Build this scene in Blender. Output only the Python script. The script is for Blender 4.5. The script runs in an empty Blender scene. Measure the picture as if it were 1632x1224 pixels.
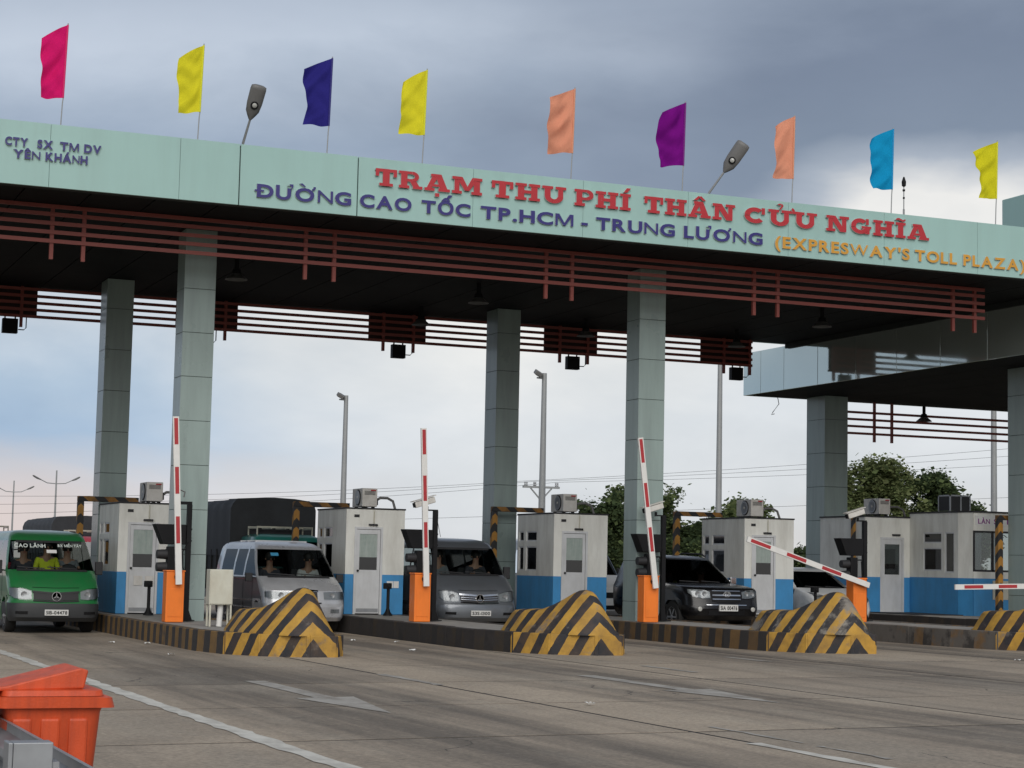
import bpy, bmesh, math, random
from mathutils import Vector, Matrix, Euler
R = math.radians
random.seed(7)
S = bpy.context.scene
COL = S.collection

# ------------------------------------------------------------------ camera
YAW, PITCH, ROLL = R(22.65), R(5.40), R(1.23)
fw = Vector((math.sin(YAW)*math.cos(PITCH), math.cos(YAW)*math.cos(PITCH), math.sin(PITCH)))
r0 = Vector((math.cos(YAW), -math.sin(YAW), 0)); u0 = r0.cross(fw)
rt = math.cos(ROLL)*r0 + math.sin(ROLL)*u0
up = -math.sin(ROLL)*r0 + math.cos(ROLL)*u0
cd = bpy.data.cameras.new('camera'); cam = bpy.data.objects.new('camera', cd); COL.objects.link(cam)
cam.matrix_world = Matrix(((rt.x, up.x, -fw.x, 0), (rt.y, up.y, -fw.y, 0), (rt.z, up.z, -fw.z, 1.5), (0, 0, 0, 1)))
cd.sensor_width = 36; cd.lens = 3084/1632*36; cd.clip_start = .1; cd.clip_end = 4000
S.camera = cam

# ------------------------------------------------------------------ light
EXPO = 0.5
S.view_settings.view_transform = 'Standard'; S.view_settings.look = 'None'
S.view_settings.exposure = EXPO; S.view_settings.gamma = 1; S.view_settings.use_curve_mapping = False
SUN = Vector((-.30, -1, .68)).normalized()
ld = bpy.data.lights.new('sun', 'SUN'); ld.energy = 1.5; ld.angle = R(50); ld.color = (1, .96, .9)
sun = bpy.data.objects.new('sun', ld); COL.objects.link(sun)
sun.rotation_euler = SUN.to_track_quat('Z', 'Y').to_euler(); sun.location = (0, -20, 40)

W = bpy.data.worlds.new('World'); S.world = W; W.use_nodes = True
nt = W.node_tree; nt.nodes.clear()
def NN(t, **kw):
    n = nt.nodes.new(t)
    for k, v in kw.items(): setattr(n, k, v)
    return n
def LK(a, b): nt.links.new(a, b)
def MA(op, a, b=None, c=None, clamp=False):
    n = NN('ShaderNodeMath', operation=op); n.use_clamp = clamp
    for i, v in enumerate((a, b, c)):
        if v is None: continue
        if isinstance(v, (int, float)): n.inputs[i].default_value = v
        else: LK(v, n.inputs[i])
    return n.outputs[0]
def RAMP(fac, stops, interp='LINEAR'):
    n = NN('ShaderNodeValToRGB'); cr = n.color_ramp; cr.interpolation = interp
    while len(cr.elements) < len(stops): cr.elements.new(.5)
    for e, (p, c) in zip(cr.elements, stops): e.position = p; e.color = (*c, 1)
    LK(fac, n.inputs[0]); return n.outputs[0]
def MIX(fac, a, b, blend='MIX'):
    n = NN('ShaderNodeMix', data_type='RGBA', blend_type=blend)
    for i, v in ((0, fac), (6, a), (7, b)):
        if isinstance(v, (int, float)): n.inputs[i].default_value = v
        elif isinstance(v, tuple): n.inputs[i].default_value = (*v, 1)
        else: LK(v, n.inputs[i])
    return n.outputs[2]
def NOISE(vec, scale, detail=4, rough=.55, dist=0):
    n = NN('ShaderNodeTexNoise'); n.inputs['Scale'].default_value = scale; n.inputs['Detail'].default_value = detail
    n.inputs['Roughness'].default_value = rough; n.inputs['Distortion'].default_value = dist
    if vec is not None: LK(vec, n.inputs['Vector'])
    return n.outputs['Fac']
sky = NN('ShaderNodeTexSky', sky_type='NISHITA'); sky.sun_disc = False
sky.sun_elevation = math.asin(SUN.z); sky.sun_rotation = math.atan2(SUN.x, SUN.y); sky.dust_density = 2
tc = NN('ShaderNodeTexCoord'); sx = NN('ShaderNodeSeparateXYZ'); LK(tc.outputs['Generated'], sx.inputs[0])
dot = NN('ShaderNodeVectorMath', operation='DOT_PRODUCT'); LK(tc.outputs['Generated'], dot.inputs[0]); dot.inputs[1].default_value = r0
mp = NN('ShaderNodeMapping'); LK(tc.outputs['Generated'], mp.inputs[0]); mp.inputs['Scale'].default_value = (1, 1, 2.3)
mp.inputs['Location'].default_value = (.37, 1.1, .2)
n1 = NOISE(mp.outputs[0], 3.2, 5, .5, .3); n2 = NOISE(mp.outputs[0], 9, 5, .55, .2)
el = MA('ADD', sx.outputs[2], MA('ADD', MA('MULTIPLY', MA('SUBTRACT', n1, .5), .085), MA('MULTIPLY', MA('SUBTRACT', n2, .5), .04)))
el = MA('MULTIPLY', el, 2.0, clamp=True)          # 0 .. sin(30 deg)
def lin(r, g, b): return tuple(((v/255+.055)/1.055)**2.4 if v > 10 else v/255/12.92 for v in (r, g, b))
left = RAMP(el, [(0, lin(228, 212, 206)), (.05, lin(224, 212, 210)), (.085, lin(206, 206, 214)), (.12, lin(164, 188, 216)), (.18, lin(172, 192, 214)), (.25, lin(204, 211, 219)), (.34, lin(168, 182, 202)), (.42, lin(160, 174, 193)), (.52, lin(192, 202, 216)), (.62, lin(150, 162, 180)), (1, lin(152, 160, 174))])
sh_ = NN('ShaderNodeMapRange', interpolation_type='SMOOTHSTEP'); LK(dot.outputs['Value'], sh_.inputs[0])
sh_.inputs[1].default_value = .06; sh_.inputs[2].default_value = .21; sh_.inputs[3].default_value = .075; sh_.inputs[4].default_value = 0
elr = MA('ADD', el, sh_.outputs[0])
right = RAMP(elr, [(0, lin(224, 220, 216)), (.10, lin(217, 221, 226)), (.22, lin(222, 226, 231)), (.33, lin(236, 235, 232)), (.375, lin(240, 238, 234)), (.405, lin(172, 180, 192)), (.44, lin(130, 142, 160)), (.53, lin(120, 131, 150)), (.64, lin(146, 157, 174)), (1, lin(152, 160, 174))])
tv = MA('ADD', dot.outputs['Value'], MA('MULTIPLY', MA('SUBTRACT', n1, .5), .35))
def SM(v, a_, b_):
    n = NN('ShaderNodeMapRange', interpolation_type='SMOOTHSTEP'); LK(v, n.inputs[0]); n.inputs[1].default_value = a_; n.inputs[2].default_value = b_; return n.outputs[0]
hi = SM(el, .27, .36)
tmx = MA('ADD', MA('MULTIPLY', SM(tv, -.15, .12), hi), MA('MULTIPLY', SM(tv, -.26, .0), MA('SUBTRACT', 1.0, hi)))
cl = MIX(tmx, left, right)
cl = MIX(1.0, cl, RAMP(n2, [(.28, (.90, .91, .92)), (.72, (1.10, 1.09, 1.08))]), 'MULTIPLY')
K = 10/2**EXPO
cl = MIX(1.0, cl, (K, K, K), 'MULTIPLY')
skyc = MIX(.93, sky.outputs[0], cl)
bg = NN('ShaderNodeBackground'); bg.inputs[1].default_value = .1; LK(skyc, bg.inputs[0])
wo = NN('ShaderNodeOutputWorld'); LK(bg.outputs[0], wo.inputs[0])

# ------------------------------------------------------------------ materials
def MAT(name, col, rough=.6, metal=0, var=.12, scale=2.0, bump=0, bscale=30, coat=0, dirt=None, spec=.5, fn=None):
    """col: base colour; var: tone variation; dirt: (colour, amount 0-1, scale, stretch)"""
    global nt
    m = bpy.data.materials.new(name); m.use_nodes = True; nt = m.node_tree; nt.nodes.clear()
    out = NN('ShaderNodeOutputMaterial'); b = NN('ShaderNodeBsdfPrincipled'); LK(b.outputs[0], out.inputs[0])
    geo = NN('ShaderNodeNewGeometry'); pos = geo.outputs['Position']
    n = NOISE(pos, scale, 6, .6)
    c = RAMP(n, [(.25, tuple(max(0, v*(1-var)) for v in col)), (.75, tuple(min(1, v*(1+var)) for v in col))])
    if fn: c = fn(c, pos)
    if dirt:
        dc, am, ds, st = dirt
        mpn = NN('ShaderNodeMapping'); mpn.inputs['Scale'].default_value = st; LK(pos, mpn.inputs[0])
        dn = NOISE(mpn.outputs[0], ds, 7, .65)
        f = NN('ShaderNodeMapRange'); LK(dn, f.inputs[0]); f.inputs[1].default_value = .42; f.inputs[2].default_value = .72; f.inputs[4].default_value = am
        c = MIX(f.outputs[0], c, dc)
    LK(c, b.inputs['Base Color']); b.inputs['Metallic'].default_value = metal
    rn = MA('ADD', MA('MULTIPLY', MA('SUBTRACT', n, .5), .2), rough, clamp=True); LK(rn, b.inputs['Roughness'])
    b.inputs['Coat Weight'].default_value = coat; b.inputs['Coat Roughness'].default_value = .06
    b.inputs['Specular IOR Level'].default_value = spec
    if bump:
        bn = NN('ShaderNodeBump'); bn.inputs['Strength'].default_value = bump; bn.inputs['Distance'].default_value = .02
        LK(NOISE(pos, bscale, 5, .6), bn.inputs['Height']); LK(bn.outputs[0], b.inputs['Normal'])
    return m
Z1 = (1, 1, 1)
def stripes_fn(dark, period, kz, kx, worn, x0=0, z0=0):
    """diagonal painted bands in object space: along y + kz*z + kx*|x|"""
    def f(c, pos):
        o = NN('ShaderNodeTexCoord'); s = NN('ShaderNodeSeparateXYZ'); LK(o.outputs['Object'], s.inputs[0])
        v = MA('ADD', s.outputs[1], MA('MULTIPLY', MA('SUBTRACT', s.outputs[2], z0), kz))
        v = MA('ADD', v, MA('MULTIPLY', MA('ABSOLUTE', MA('SUBTRACT', s.outputs[0], x0)), kx))
        v = MA('ADD', v, MA('MULTIPLY', MA('SUBTRACT', NOISE(o.outputs['Object'], 6, 3), .5), .05))
        fr = MA('FRACT', MA('DIVIDE', MA('ADD', v, 50.0), period))
        c = MIX(MA('GREATER_THAN', fr, .52), c, dark)
        if worn:
            w = NN('ShaderNodeMapRange'); LK(NOISE(pos, 1.6, 8, .68), w.inputs[0]); w.inputs[1].default_value = worn[1]; w.inputs[2].default_value = worn[1]+.1
            c = MIX(w.outputs[0], c, worn[0])
        return c
    return f
YEL = (.47, .265, .04); BLK = (.022, .022, .026)
M = {}
M['panel'] = MAT('mint_cladding', (.315, .49, .455), .32, 0, .04, .4, coat=.15, dirt=((.25, .36, .33), .26, 2.0, (1.6, 1.6, .16)))
M['panelside'] = MAT('mint_cladding_gloss', (.60, .67, .61), .06, .55, .03, .4, coat=1)
_b = next(n for n in M['panelside'].node_tree.nodes if n.type == 'BSDF_PRINCIPLED'); _b.inputs['Coat IOR'].default_value = 2.3; _b.inputs['Coat Roughness'].default_value = .03
M['colclad'] = MAT('grey_green_cladding', (.29, .365, .345), .3, 0, .05, .5, dirt=((.18, .22, .21), .5, 2.6, (1.5, 1.5, .16)))
M['seam'] = MAT('dark_joint', (.02, .024, .022), .8)
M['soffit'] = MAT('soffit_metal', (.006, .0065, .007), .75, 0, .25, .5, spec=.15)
M['slat'] = MAT('red_oxide_slat', (.27, .062, .048), .5, 0, .12, 1.0)
M['board'] = MAT('dark_maroon_board', (.035, .014, .012), .7)
M['black'] = MAT('black_metal', (.009, .009, .01), .6, 0, .3, spec=.2)
M['blackp'] = MAT('black_plastic', (.02, .02, .022), .65, 0, .2)
M['red'] = MAT('sign_red', (.42, .022, .03), .4, 0, .05)
M['blue'] = MAT('sign_blue', (.03, .024, .16), .4, 0, .08)
M['gold'] = MAT('sign_gold', (.60, .30, .04), .4, .1, .1)
M['edge'] = MAT('letter_return', (.55, .58, .56), .5)
M['steel'] = MAT('galvanised_steel', (.32, .33, .34), .45, .6, .15, 6)
M['pole'] = MAT('grey_pole', (.30, .31, .31), .55, .2, .1)
M['conc'] = MAT('kerb_top_concrete', (.30, .285, .26), .9, 0, .25, 3, .35, 60, dirt=((.12, .11, .1), .5, 2.5, Z1))
M['kerb1'] = MAT('worn_striped_kerb', (.21, .12, .036), .85, 0, .3, 4, .3, 50, fn=stripes_fn((.03, .028, .028), .50, .12, 0, ((.06, .05, .045), .56)), dirt=((.05, .043, .04), .75, 2.0, (1, 1, .6)))
M['kerb2'] = MAT('blackened_kerb', (.05, .036, .022), .9, 0, .4, 4, .3, 50, fn=stripes_fn((.022, .02, .02), .62, .12, 0, ((.035, .03, .028), .42)), dirt=((.03, .026, .024), .9, 2.0, (1, 1, .6)))
M['kerb3'] = MAT('brown_striped_kerb', (.13, .075, .028), .85, 0, .3, 4, .3, 50, fn=stripes_fn((.03, .027, .026), .52, .12, 0, ((.06, .045, .035), .56)), dirt=((.05, .042, .038), .55, 2.0, (1, 1, .6)))
M['kerb4'] = MAT('worn_grey_kerb', (.17, .10, .045), .9, 0, .3, 4, .3, 50, fn=stripes_fn((.045, .04, .036), .62, .12, 0, ((.13, .115, .10), .44)), dirt=((.075, .065, .055), .6, 2.0, (1, 1, .6)))
M['nose'] = MAT('chevron_paint', YEL, .7, 0, .18, 5, .25, 40, fn=stripes_fn(BLK, .50, .78, .95, ((.20, .18, .16), .60)), dirt=((.13, .075, .04), .5, 3.0, Z1))
M['nosek'] = MAT('chevron_paint_kerb', YEL, .7, 0, .18, 5, .25, 40, fn=stripes_fn(BLK, .50, .78, .95, ((.18, .16, .14), .57), .40, .335), dirt=((.10, .06, .035), .6, 3.0, Z1))
M['nosew'] = MAT('worn_chevron_paint', YEL, .75, 0, .18, 5, .4, 30, fn=stripes_fn(BLK, .50, .78, .95, ((.24, .22, .19), .50)), dirt=((.10, .075, .05), .4, 3.0, Z1))
M['hazard'] = MAT('hazard_paint', (.36, .175, .028), .6, 0, .2, 4, fn=stripes_fn((.018, .018, .02), .42, 1.0, .9, None))
M['hazardd'] = MAT('grimy_hazard_paint', (.30, .14, .025), .7, 0, .2, 4, fn=stripes_fn((.018, .018, .02), .42, 1.0, .9, None), dirt=((.02, .019, .018), .9, 3, Z1))
M['white'] = MAT('booth_white', (.76, .76, .71), .75, 0, .06, 1.5, .1, 50, dirt=((.40, .38, .33), .5, 2.2, (1.5, 1.5, .35)))
M['bblue'] = MAT('booth_blue', (.05, .27, .56), .6, 0, .08, 2, .08, 50, dirt=((.04, .14, .26), .4, 2.5, (1.5, 1.5, .5)))
M['alu'] = MAT('aluminium_door', (.62, .63, .64), .45, .1, .06, 3, dirt=((.3, .29, .27), .35, 3, (1, 1, .4)))
M['acw'] = MAT('ac_casing', (.64, .62, .58), .55, 0, .08, 4, dirt=((.3, .27, .22), .4, 5, Z1))
M['orange'] = MAT('barrier_orange', (.85, .20, .02), .42, 0, .06, 2, dirt=((.45, .12, .02), .3, 3, (1, 1, .4)))
M['wpaint'] = MAT('white_paint', (.70, .69, .66), .5, 0, .06, 6)
M['rtape'] = MAT('red_reflector', (.40, .03, .035), .4, 0, .1, 8)
M['cream'] = MAT('cream_cabinet', (.55, .54, .45), .6, 0, .08, 4, dirt=((.35, .28, .18), .4, 4, (1, 1, .4)))
M['binor'] = MAT('bin_orange', (.64, .082, .02), .5, 0, .08, 4, .15, 90, dirt=((.30, .045, .02), .65, 5, (2.5, 1, .25)))
M['rubber'] = MAT('tyre_rubber', (.012, .012, .012), .85, 0, .2)
M['rim'] = MAT('wheel_rim', (.35, .35, .36), .35, .7, .1)
M['reflect'] = MAT('lamp_reflector', (.34, .35, .36), .5, .6, .05)
M['chrome'] = MAT('chrome', (.62, .63, .65), .15, 1, .03)
M['paper'] = MAT('litter_white', (.7, .7, .68), .8)
M['seat'] = MAT('seat_fabric', (.035, .036, .04), .9)
M['skin'] = MAT('skin', (.32, .18, .12), .6)
M['hair'] = MAT('hair', (.012, .01, .009), .7)
M['plate'] = MAT('plate_white', (.62, .62, .60), .5)
M['tarp'] = MAT('dark_tarpaulin', (.035, .038, .042), .75, 0, .35, 1.5, .5, 4)
M['wood'] = MAT('truck_body_dark', (.02, .022, .022), .75, 0, .3)
M['bark'] = MAT('bark', (.08, .065, .05), .9, 0, .3, 6)
M['mark'] = MAT('worn_road_paint', (.58, .56, .50), .8, 0, .15, 3, dirt=((.2, .18, .155), .6, 4.0, (1, .4, 1)))
M['mark2'] = MAT('faded_road_paint', (.36, .34, .305), .85, 0, .15, 3, dirt=((.16, .14, .115), .9, 3.5, (1, .4, 1)))
M['soil'] = MAT('joint_filler', (.018, .016, .014), .95, 0, .3, 4)
M['land'] = MAT('field', (.05, .07, .03), .95, 0, .35, .2, dirt=((.10, .08, .05), .6, .1, Z1))
M['lens'] = MAT('lamp_lens', (.45, .45, .42), .2, 0, .05, coat=.5)
M['beacon'] = MAT('beacon_grey', (.14, .138, .135), .5)

def paint(name, col, metal=0, rough=.35, dirty=.25):
    return MAT(name, col, rough, metal, .05, 2, coat=.5, dirt=((.09, .085, .075), dirty, 2.2, (1, 1, .7)))
M['vgreen'] = paint('van_green', (.015, .16, .045))
M['vsilver'] = paint('van_silver', (.55, .56, .58), .4, .3)
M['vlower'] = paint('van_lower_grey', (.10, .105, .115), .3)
M['vgrey'] = paint('van_grey', (.155, .17, .19), .5)
M['vblack'] = paint('suv_black', (.006, .006, .007), 0, .25, .05)
_b = next(n for n in M['vblack'].node_tree.nodes if n.type == 'BSDF_PRINCIPLED'); _b.inputs['Coat Weight'].default_value = .15; _b.inputs['Specular IOR Level'].default_value = .35
M['vwhite'] = paint('car_white', (.74, .75, .75))
M['vteal'] = paint('cab_teal', (.02, .22, .18))
M['vred'] = paint('cab_red', (.38, .03, .05))
M['vtrim'] = MAT('bumper_plastic', (.028, .03, .032), .6, 0, .15)

def glass(name, tint, alpha, rough=.04):
    global nt
    m = bpy.data.materials.new(name); m.use_nodes = True; nt = m.node_tree; nt.nodes.clear()
    out = NN('ShaderNodeOutputMaterial'); t = NN('ShaderNodeBsdfTransparent'); t.inputs[0].default_value = (*tint, 1)
    g = NN('ShaderNodeBsdfGlossy'); g.inputs['Roughness'].default_value = rough; g.inputs[0].default_value = (.9, .92, .95, 1)
    fr = NN('ShaderNodeFresnel'); fr.inputs[0].default_value = 1.5
    mx = NN('ShaderNodeMixShader'); LK(MA('ADD', fr.outputs[0], alpha), mx.inputs[0]); LK(t.outputs[0], mx.inputs[1]); LK(g.outputs[0], mx.inputs[2])
    LK(mx.outputs[0], out.inputs[0]); return m
M['glass'] = glass('tinted_glass', (.60, .65, .65), .03)
M['gside'] = glass('privacy_glass', (.10, .11, .12), -.02, .05)
M['gside'].node_tree.nodes['Glossy BSDF'].inputs[0].default_value = (.38, .41, .45, 1)
M['gdark'] = glass('dark_glass', (.16, .17, .18), .03)
M['hlens'] = glass('headlight_lens', (.8, .82, .82), .02, .12)
M['frost'] = MAT('frosted_film', (.30, .36, .33), .35, 0, .12, 9, dirt=((.5, .53, .5), .5, 14, (2, 2, .2)))
def cloth(name, col):
    global nt
    m = bpy.data.materials.new(name); m.use_nodes = True; nt = m.node_tree; nt.nodes.clear()
    out = NN('ShaderNodeOutputMaterial'); d = NN('ShaderNodeBsdfDiffuse'); t = NN('ShaderNodeBsdfTranslucent')
    geo = NN('ShaderNodeNewGeometry'); n = NOISE(geo.outputs['Position'], 60, 3)
    c = RAMP(n, [(.3, tuple(v*.9 for v in col)), (.7, tuple(min(1, v*1.08) for v in col))])
    LK(c, d.inputs[0]); LK(c, t.inputs[0])
    mx = NN('ShaderNodeMixShader'); mx.inputs[0].default_value = .42; LK(d.outputs[0], mx.inputs[1]); LK(t.outputs[0], mx.inputs[2])
    LK(mx.outputs[0], out.inputs[0]); return m
def leafmat(name, col):
    m = cloth(name, col); return m

# concrete road: tyre-darkened wheel tracks along the lanes
def road_fn(c, pos):
    s = NN('ShaderNodeSeparateXYZ'); LK(pos, s.inputs[0])
    mpn = NN('ShaderNodeMapping'); mpn.inputs['Scale'].default_value = (1.3, .055, 1); LK(pos, mpn.inputs[0])
    st = NOISE(mpn.outputs[0], 1.3, 6, .62)
    wob = MA('MULTIPLY', MA('SUBTRACT', NOISE(pos, .12, 2), .5), 1.6)
    ph = MA('SINE', MA('ADD', MA('MULTIPLY', MA('ADD', s.outputs[0], wob), 2*math.pi/5.03), -1.4*2*math.pi/5.03+math.pi/2))
    v = MA('ADD', MA('MULTIPLY', ph, .16), st)
    f = NN('ShaderNodeMapRange'); LK(v, f.inputs[0]); f.inputs[1].default_value = .40; f.inputs[2].default_value = .72; f.inputs[4].default_value = .88
    c = MIX(f.outputs[0], c, (.105, .09, .074))
    f2 = NN('ShaderNodeMapRange'); LK(NOISE(pos, 5, 7, .7), f2.inputs[0]); f2.inputs[1].default_value = .55; f2.inputs[2].default_value = .75; f2.inputs[4].default_value = .4
    c = MIX(f2.outputs[0], c, (.33, .295, .24))
    f4 = NN('ShaderNodeMapRange'); mpb = NN('ShaderNodeMapping'); mpb.inputs['Scale'].default_value = (1.0, .25, 1); LK(pos, mpb.inputs[0])
    LK(NOISE(mpb.outputs[0], .9, 4, .6), f4.inputs[0]); f4.inputs[1].default_value = .5; f4.inputs[2].default_value = .66; f4.inputs[4].default_value = .45
    c = MIX(f4.outputs[0], c, (.31, .275, .225))
    c = MIX(1.0, c, RAMP(NOISE(pos, 22, 8, .75), [(.32, (.62, .62, .62)), (.68, (1.32, 1.3, 1.27))]), 'MULTIPLY')
    vo = NN('ShaderNodeTexVoronoi', feature='DISTANCE_TO_EDGE'); vo.inputs['Scale'].default_value = .33
    wp = NN('ShaderNodeVectorMath', operation='ADD'); LK(pos, wp.inputs[0]); nz = NN('ShaderNodeTexNoise'); nz.inputs['Scale'].default_value = 1.1; nz.inputs['Detail'].default_value = 6; LK(pos, nz.inputs['Vector']); LK(nz.outputs['Color'], wp.inputs[1]); LK(wp.outputs[0], vo.inputs['Vector'])
    cr = MA('MULTIPLY', MA('LESS_THAN', vo.outputs['Distance'], .004), MA('GREATER_THAN', NOISE(pos, .35, 2), .57))
    c = MIX(MA('MULTIPLY', cr, .7), c, (.03, .027, .024))
    f5 = NN('ShaderNodeMapRange'); LK(NOISE(pos, 1.9, 5, .6), f5.inputs[0]); f5.inputs[1].default_value = .66; f5.inputs[2].default_value = .72; f5.inputs[4].default_value = .55
    c = MIX(f5.outputs[0], c, (.06, .053, .046))
    oi = NN('ShaderNodeObjectInfo')
    return MIX(1.0, c, RAMP(oi.outputs['Random'], [(0, (.90, .90, .90)), (1, (1.16, 1.15, 1.13))]), 'MULTIPLY')
M['road'] = MAT('road_concrete', (.325, .272, .212), .85, 0, .2, .8, .25, 90, fn=road_fn)

# ------------------------------------------------------------------ mesh helpers
class MB:
    def __init__(s): s.v = []; s.f = []; s.mi = []; s.cm = 0
    def add(s, vs, fs):
        o = len(s.v); s.v += [tuple(v) for v in vs]
        for f in fs: s.f.append(tuple(i+o for i in f)); s.mi.append(s.cm)
        return s
    def box(s, x0, x1, y0, y1, z0, z1):
        v = [(x, y, z) for z in (z0, z1) for y in (y0, y1) for x in (x0, x1)]
        return s.add(v, [(0, 2, 3, 1), (4, 5, 7, 6), (0, 1, 5, 4), (2, 6, 7, 3), (0, 4, 6, 2), (1, 3, 7, 5)])
    def cbox(s, c, d, rot=None):
        o = len(s.v); x, y, z = (a/2 for a in d); s.box(-x, x, -y, y, -z, z)
        m = rot.to_matrix() if rot else None
        for i in range(o, len(s.v)):
            p = Vector(s.v[i])
            if m: p = m @ p
            s.v[i] = tuple(p+Vector(c))
        return s
    def bar(s, a, b, w, h=None):
        """square bar from a to b"""
        a, b = Vector(a), Vector(b); d = (b-a); h = h or w
        q = d.to_track_quat('X', 'Z')
        o = len(s.v); s.box(0, d.length, -w/2, w/2, -h/2, h/2)
        for i in range(o, len(s.v)): s.v[i] = tuple(q @ Vector(s.v[i]) + a)
        return s
    def tube(s, pts, r, n=8, caps=True):
        pts = [Vector(p) for p in pts]; rs = r if isinstance(r, (list, tuple)) else [r]*len(pts)
        o = len(s.v); vs = []; fs = []
        ref = Vector((0, 0, 1))
        for i, p in enumerate(pts):
            d = (pts[min(i+1, len(pts)-1)]-pts[max(i-1, 0)]).normalized()
            a = d.cross(Vector((0, 0, 1)) if abs(d.z) < .95 else Vector((1, 0, 0))).normalized(); b = d.cross(a)
            for k in range(n):
                t = 2*math.pi*k/n; vs.append(p+rs[i]*(math.cos(t)*a+math.sin(t)*b))
        for i in range(len(pts)-1):
            for k in range(n):
                k2 = (k+1) % n; fs.append((i*n+k, i*n+k2, (i+1)*n+k2, (i+1)*n+k))
        if caps: fs.append(tuple(range(n-1, -1, -1))); fs.append(tuple((len(pts)-1)*n+k for k in range(n)))
        return s.add(vs, fs)
    def lathe(s, prof, c=(0, 0, 0), axis='Z', n=16):
        vs = []; fs = []
        for r, h in prof:
            for k in range(n):
                t = 2*math.pi*k/n; a, b = r*math.cos(t), r*math.sin(t)
                p = {'Z': (a, b, h), 'X': (h, a, b), 'Y': (b, h, a)}[axis]
                vs.append(tuple(p[i]+c[i] for i in range(3)))
        for i in range(len(prof)-1):
            for k in range(n):
                k2 = (k+1) % n; fs.append((i*n+k, i*n+k2, (i+1)*n+k2, (i+1)*n+k))
        fs.append(tuple(range(n-1, -1, -1))); fs.append(tuple((len(prof)-1)*n+k for k in range(n)))
        return s.add(vs, fs)
    def prism(s, poly, axis, lo, hi):
        """poly in the plane perpendicular to axis: X->(y,z) Y->(x,z) Z->(x,y)"""
        f = {'X': lambda a, b, h: (h, a, b), 'Y': lambda a, b, h: (a, h, b), 'Z': lambda a, b, h: (a, b, h)}[axis]
        n = len(poly); vs = [f(a, b, lo) for a, b in poly]+[f(a, b, hi) for a, b in poly]
        fs = [tuple(range(n-1, -1, -1)), tuple(range(n, 2*n))]+[(i, (i+1) % n, n+(i+1) % n, n+i) for i in range(n)]
        return s.add(vs, fs)
    def mesh(s, name, mat, smooth=None, fix=True):
        me = bpy.data.meshes.new(name); me.from_pydata(s.v, [], s.f)
        for m in (mat if isinstance(mat, (list, tuple)) else [mat]): me.materials.append(M[m] if isinstance(m, str) else m)
        if any(s.mi): me.polygons.foreach_set('material_index', s.mi)
        if fix:
            bm = bmesh.new(); bm.from_mesh(me); bmesh.ops.recalc_face_normals(bm, faces=bm.faces[:]); bm.to_mesh(me); bm.free()
        if smooth:
            me.polygons.foreach_set('use_smooth', [True]*len(me.polygons)); me.set_sharp_from_angle(angle=R(smooth))
        me.update(); return me
    def obj(s, name, mat, parent=None, loc=None, smooth=None, bevel=0, fix=True):
        return put(name, s.mesh(name, mat, smooth, fix), parent, loc, bevel)
def put(name, me, parent=None, loc=None, bevel=0):
    o = bpy.data.objects.new(name, me); COL.objects.link(o)
    if parent: o.parent = parent
    if loc is not None: o.location = loc
    if bevel:
        b = o.modifiers.new('bevel', 'BEVEL'); b.width = bevel; b.segments = 2; b.limit_method = 'ANGLE'
    return o
def tag(o, label, cat, group=None):
    o['label'] = label; o['category'] = cat
    if group: o['group'] = group
    return o
def thing(name, label, cat, loc=(0, 0, 0), group=None, rz=0):
    o = bpy.data.objects.new(name, None); COL.objects.link(o); o.location = loc; o.rotation_euler = (0, 0, rz)
    o.empty_display_size = .2
    return tag(o, label, cat, group)
KIDS = {}
def copy_tree(o, parent=None):
    c = o.copy(); COL.objects.link(c)
    if parent: c.parent = parent
    for ch in [x for x in COL.objects if x.parent == o]: copy_tree(ch, c)
    return c
def dup(o, loc, label, rz=None):
    c = copy_tree(o); c.location = loc; c['label'] = label
    if rz is not None: c.rotation_euler = (0, 0, rz)
    return c
def struct(o): o['kind'] = 'structure'; return o
def g(x): return .008*(x-8)

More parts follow.
